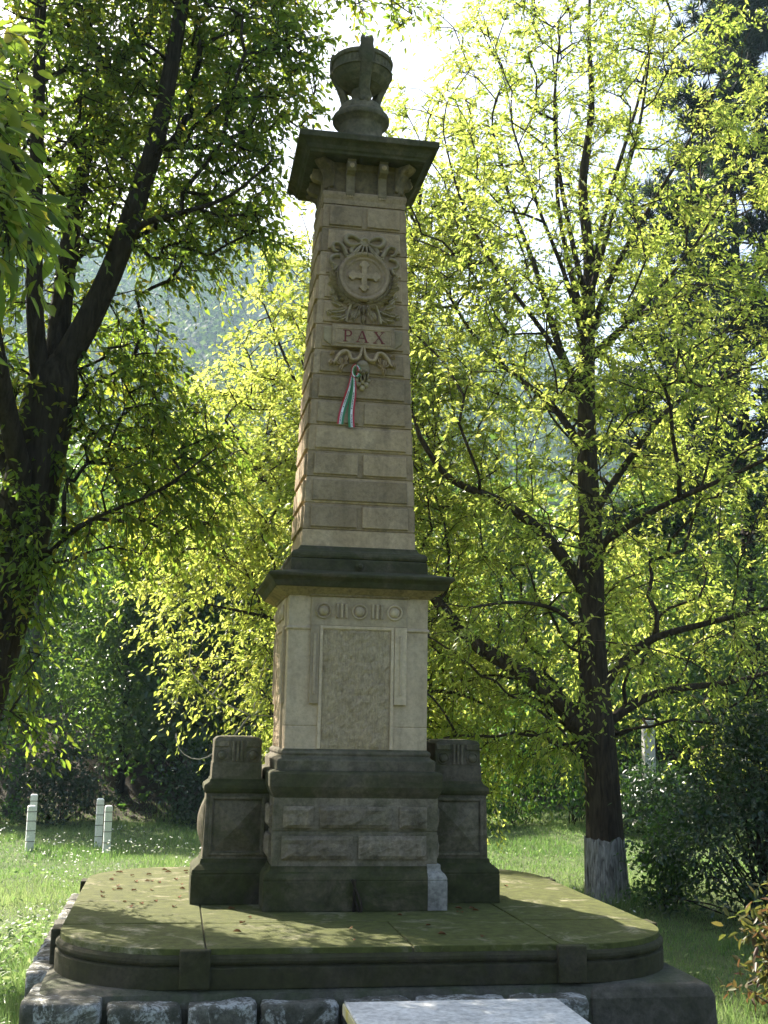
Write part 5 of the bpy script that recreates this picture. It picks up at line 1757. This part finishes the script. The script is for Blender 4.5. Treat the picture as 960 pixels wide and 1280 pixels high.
x, y = lawn_points(210000, 0.95)
n = len(x)
z = ground_h(x, y) - 0.01
hgt = rng.uniform(0.035, 0.095, n) * (0.7 + 0.6 * (np.sin(x * 2.1) * np.sin(y * 1.7) > 0.2))
ax = unit(rng.normal(0, 0.38, (n, 3)) * np.array([1, 1, 0]) + np.array([0, 0, 1.0]))
nr = unit(rng.normal(0, 1, (n, 3)) * np.array([1, 1, 0.1]))
tone = np.clip(0.5 + 0.35 * np.sin(x * 0.9 + 1) * np.cos(y * 0.8) + rng.normal(0, 0.22, n), 0, 1)
xe = np.concatenate([-1.84 - np.abs(rng.normal(0, 0.10, 4200)), 1.84 + np.abs(rng.normal(0, 0.10, 2600)), 3.24 + rng.normal(0, 0.33, 900)])
ye = np.concatenate([rng.uniform(-1.9, 2.0, 4200), rng.uniform(-1.9, 2.0, 2600), 4.0 + rng.normal(0, 0.33, 900)])
ne = len(xe)
x, y = np.concatenate([x, xe]), np.concatenate([y, ye])
z = np.concatenate([z, ground_h(xe, ye) - 0.01])
hgt = np.concatenate([hgt, rng.uniform(0.08, 0.26, ne)])
ax = np.concatenate([ax, unit(rng.normal(0, 0.4, (ne, 3)) * np.array([1, 1, 0]) + np.array([0, 0, 1.0]))])
nr = np.concatenate([nr, unit(rng.normal(0, 1, (ne, 3)) * np.array([1, 1, 0.1]))])
tone = np.concatenate([tone, rng.random(ne)])
g = obj('grass', leaves_mesh('grass', np.stack([x, y, z], 1), ax, nr, hgt, 0.007 + 0.0005 * np.maximum(y, 0), tone, BLADE), M['grass'])
tag(g, 'rough sunlit lawn grass around the platform', 'grass', kind='stuff')
# broad-leaved weeds by the left front corner and scattered over the lawn
xa, ya = rng.normal(-2.25, 0.28, 1700), rng.uniform(-1.6, 2.6, 1700)
xb, yb = lawn_points(9000, 1.1)
sel = mnoise_keep = np.array([mnoise.noise(Vector((a * 0.8, b * 0.8, 4))) > 0.12 for a, b in zip(xb, yb)])
x = np.concatenate([xa, xb[sel]])
y = np.concatenate([ya, yb[sel]])
ok = ~((np.abs(x) < 1.76) & (np.abs(y) < 1.78))
x, y = x[ok], y[ok]
n = len(x)
z = ground_h(x, y) + rng.uniform(0.03, 0.16, n)
ax = unit(rng.normal(0, 1, (n, 3)) * np.array([1, 1, 0.4]))
nr = unit(rng.normal(0, 0.4, (n, 3)) + np.array([0, 0, 1]))
wds = obj('weeds', leaves_mesh('weeds', np.stack([x, y, z], 1), ax, nr, rng.uniform(0.03, 0.075, n), rng.uniform(0.02, 0.04, n), rng.random(n), LEAF4), M['grass'])
tag(wds, 'broad-leaved weeds growing among the lawn grass', 'weeds', kind='stuff')
# white flower heads
cx_, cy_ = lawn_points(230, 0.9, ymin=0.8, ymax=10.5)
keep = (cx_ < -0.6) & (rng.random(len(cx_)) < np.clip((9.5 - cy_) / 6, 0.1, 1)) | (rng.random(len(cx_)) < 0.12)
cx_, cy_ = cx_[keep], cy_[keep]
per = 14
x = np.repeat(cx_, per) + rng.normal(0, 0.16, len(cx_) * per)
y = np.repeat(cy_, per) + rng.normal(0, 0.16, len(cx_) * per)
ok = ~((np.abs(x) < 1.76) & (np.abs(y) < 1.78))
x, y = x[ok], y[ok]
n = len(x)
z = ground_h(x, y) + rng.uniform(0.10, 0.24, n)
fl_ = obj('wild_flowers', leaves_mesh('wild_flowers', np.stack([x, y, z], 1), unit(rng.normal(0, 1, (n, 3)) * np.array([1, 1, 0.4])), unit(rng.normal(0, 0.5, (n, 3)) + np.array([0, 0, 1])), rng.uniform(0.018, 0.036, n), 0.022, rng.random(n), QUAD), M['flower'])
tag(fl_, 'tiny white wild flowers dotting the lawn', 'flowers', kind='stuff')

# dry leaves lying on the platform
rs = random.Random(12)
spots = [(rs.uniform(-1.5, -0.98), rs.uniform(-0.4, 1.45)) for _ in range(16)] + [(rs.uniform(-1.0, 1.2), rs.uniform(-1.5, -0.6)) for _ in range(8)] + [(-1.25, 1.15), (-1.12, 1.3), (-0.95, 1.22), (-1.3, 0.75), (-1.05, 0.9), (-1.2, 0.35), (-0.98, 0.42), (-1.42, 0.55), (-1.36, -0.12), (-1.3, -0.35), (-1.02, 0.02), (-1.1, 1.42),
         (-0.9, 1.5), (-1.0, 0.62), (-1.48, 0.1), (-0.7, -0.95), (0.25, -0.72), (0.66, -0.5), (0.74, -0.48), (0.70, -0.56), (0.62, -0.62), (-0.7, -0.42), (1.2, 0.5), (1.05, 0.9)]
lsh = [(0, 0, 0.002), (0.3, 0.3, 0.25), (0.65, 0.28, 0.18), (1, 0, 0.05), (0.6, -0.34, 0.30), (0.25, -0.26, 0.2), (0.5, 0, 0.03)]
lf = [(0, 1, 6), (1, 2, 6), (2, 3, 6), (3, 4, 6), (4, 5, 6), (5, 0, 6)]
me0 = bpy.data.meshes.new('fallen_leaf')
me0.from_pydata([(a * 0.042, b * 0.042, c_ * 0.042) for a, b, c_ in lsh], [], lf)
at = me0.attributes.new('rnd', 'FLOAT', 'FACE')
at.data.foreach_set('value', np.full(6, 0.3, np.float32))
me0.materials.append(M['litter'])
for x_, y_ in spots:
    o = bpy.data.objects.new('fallen_leaf', me0)
    COL.objects.link(o)
    o.location = (x_, y_, 0.002)
    o.rotation_euler = (0, 0, rs.uniform(0, 6.28))
    s = rs.uniform(0.7, 1.2)
    o.scale = (s, s, s)
    tag(o, 'dry brown fallen leaf lying on the platform paving', 'leaf', 'dry leaves on the platform')

# ------------------------------------------------------------------ haze in the valley
m, nt, out = new_mat('valley_haze')
pv = nt.nodes.new('ShaderNodeVolumePrincipled')
pv.inputs['Color'].default_value = (0.52, 0.74, 1.0, 1)
pv.inputs['Density'].default_value = 0.0005
pv.inputs['Anisotropy'].default_value = 0.25
pv.inputs['Density Attribute'].default_value = ''
nt.links.new(pv.outputs[0], out.inputs['Volume'])
m.cycles.homogeneous_volume = True
hz = obj('haze', MB().box(-740, 740, -130, 920, GZ - 1.8, 262), m)
tag(hz, 'pale blue haze filling the valley', 'haze', kind='stuff')
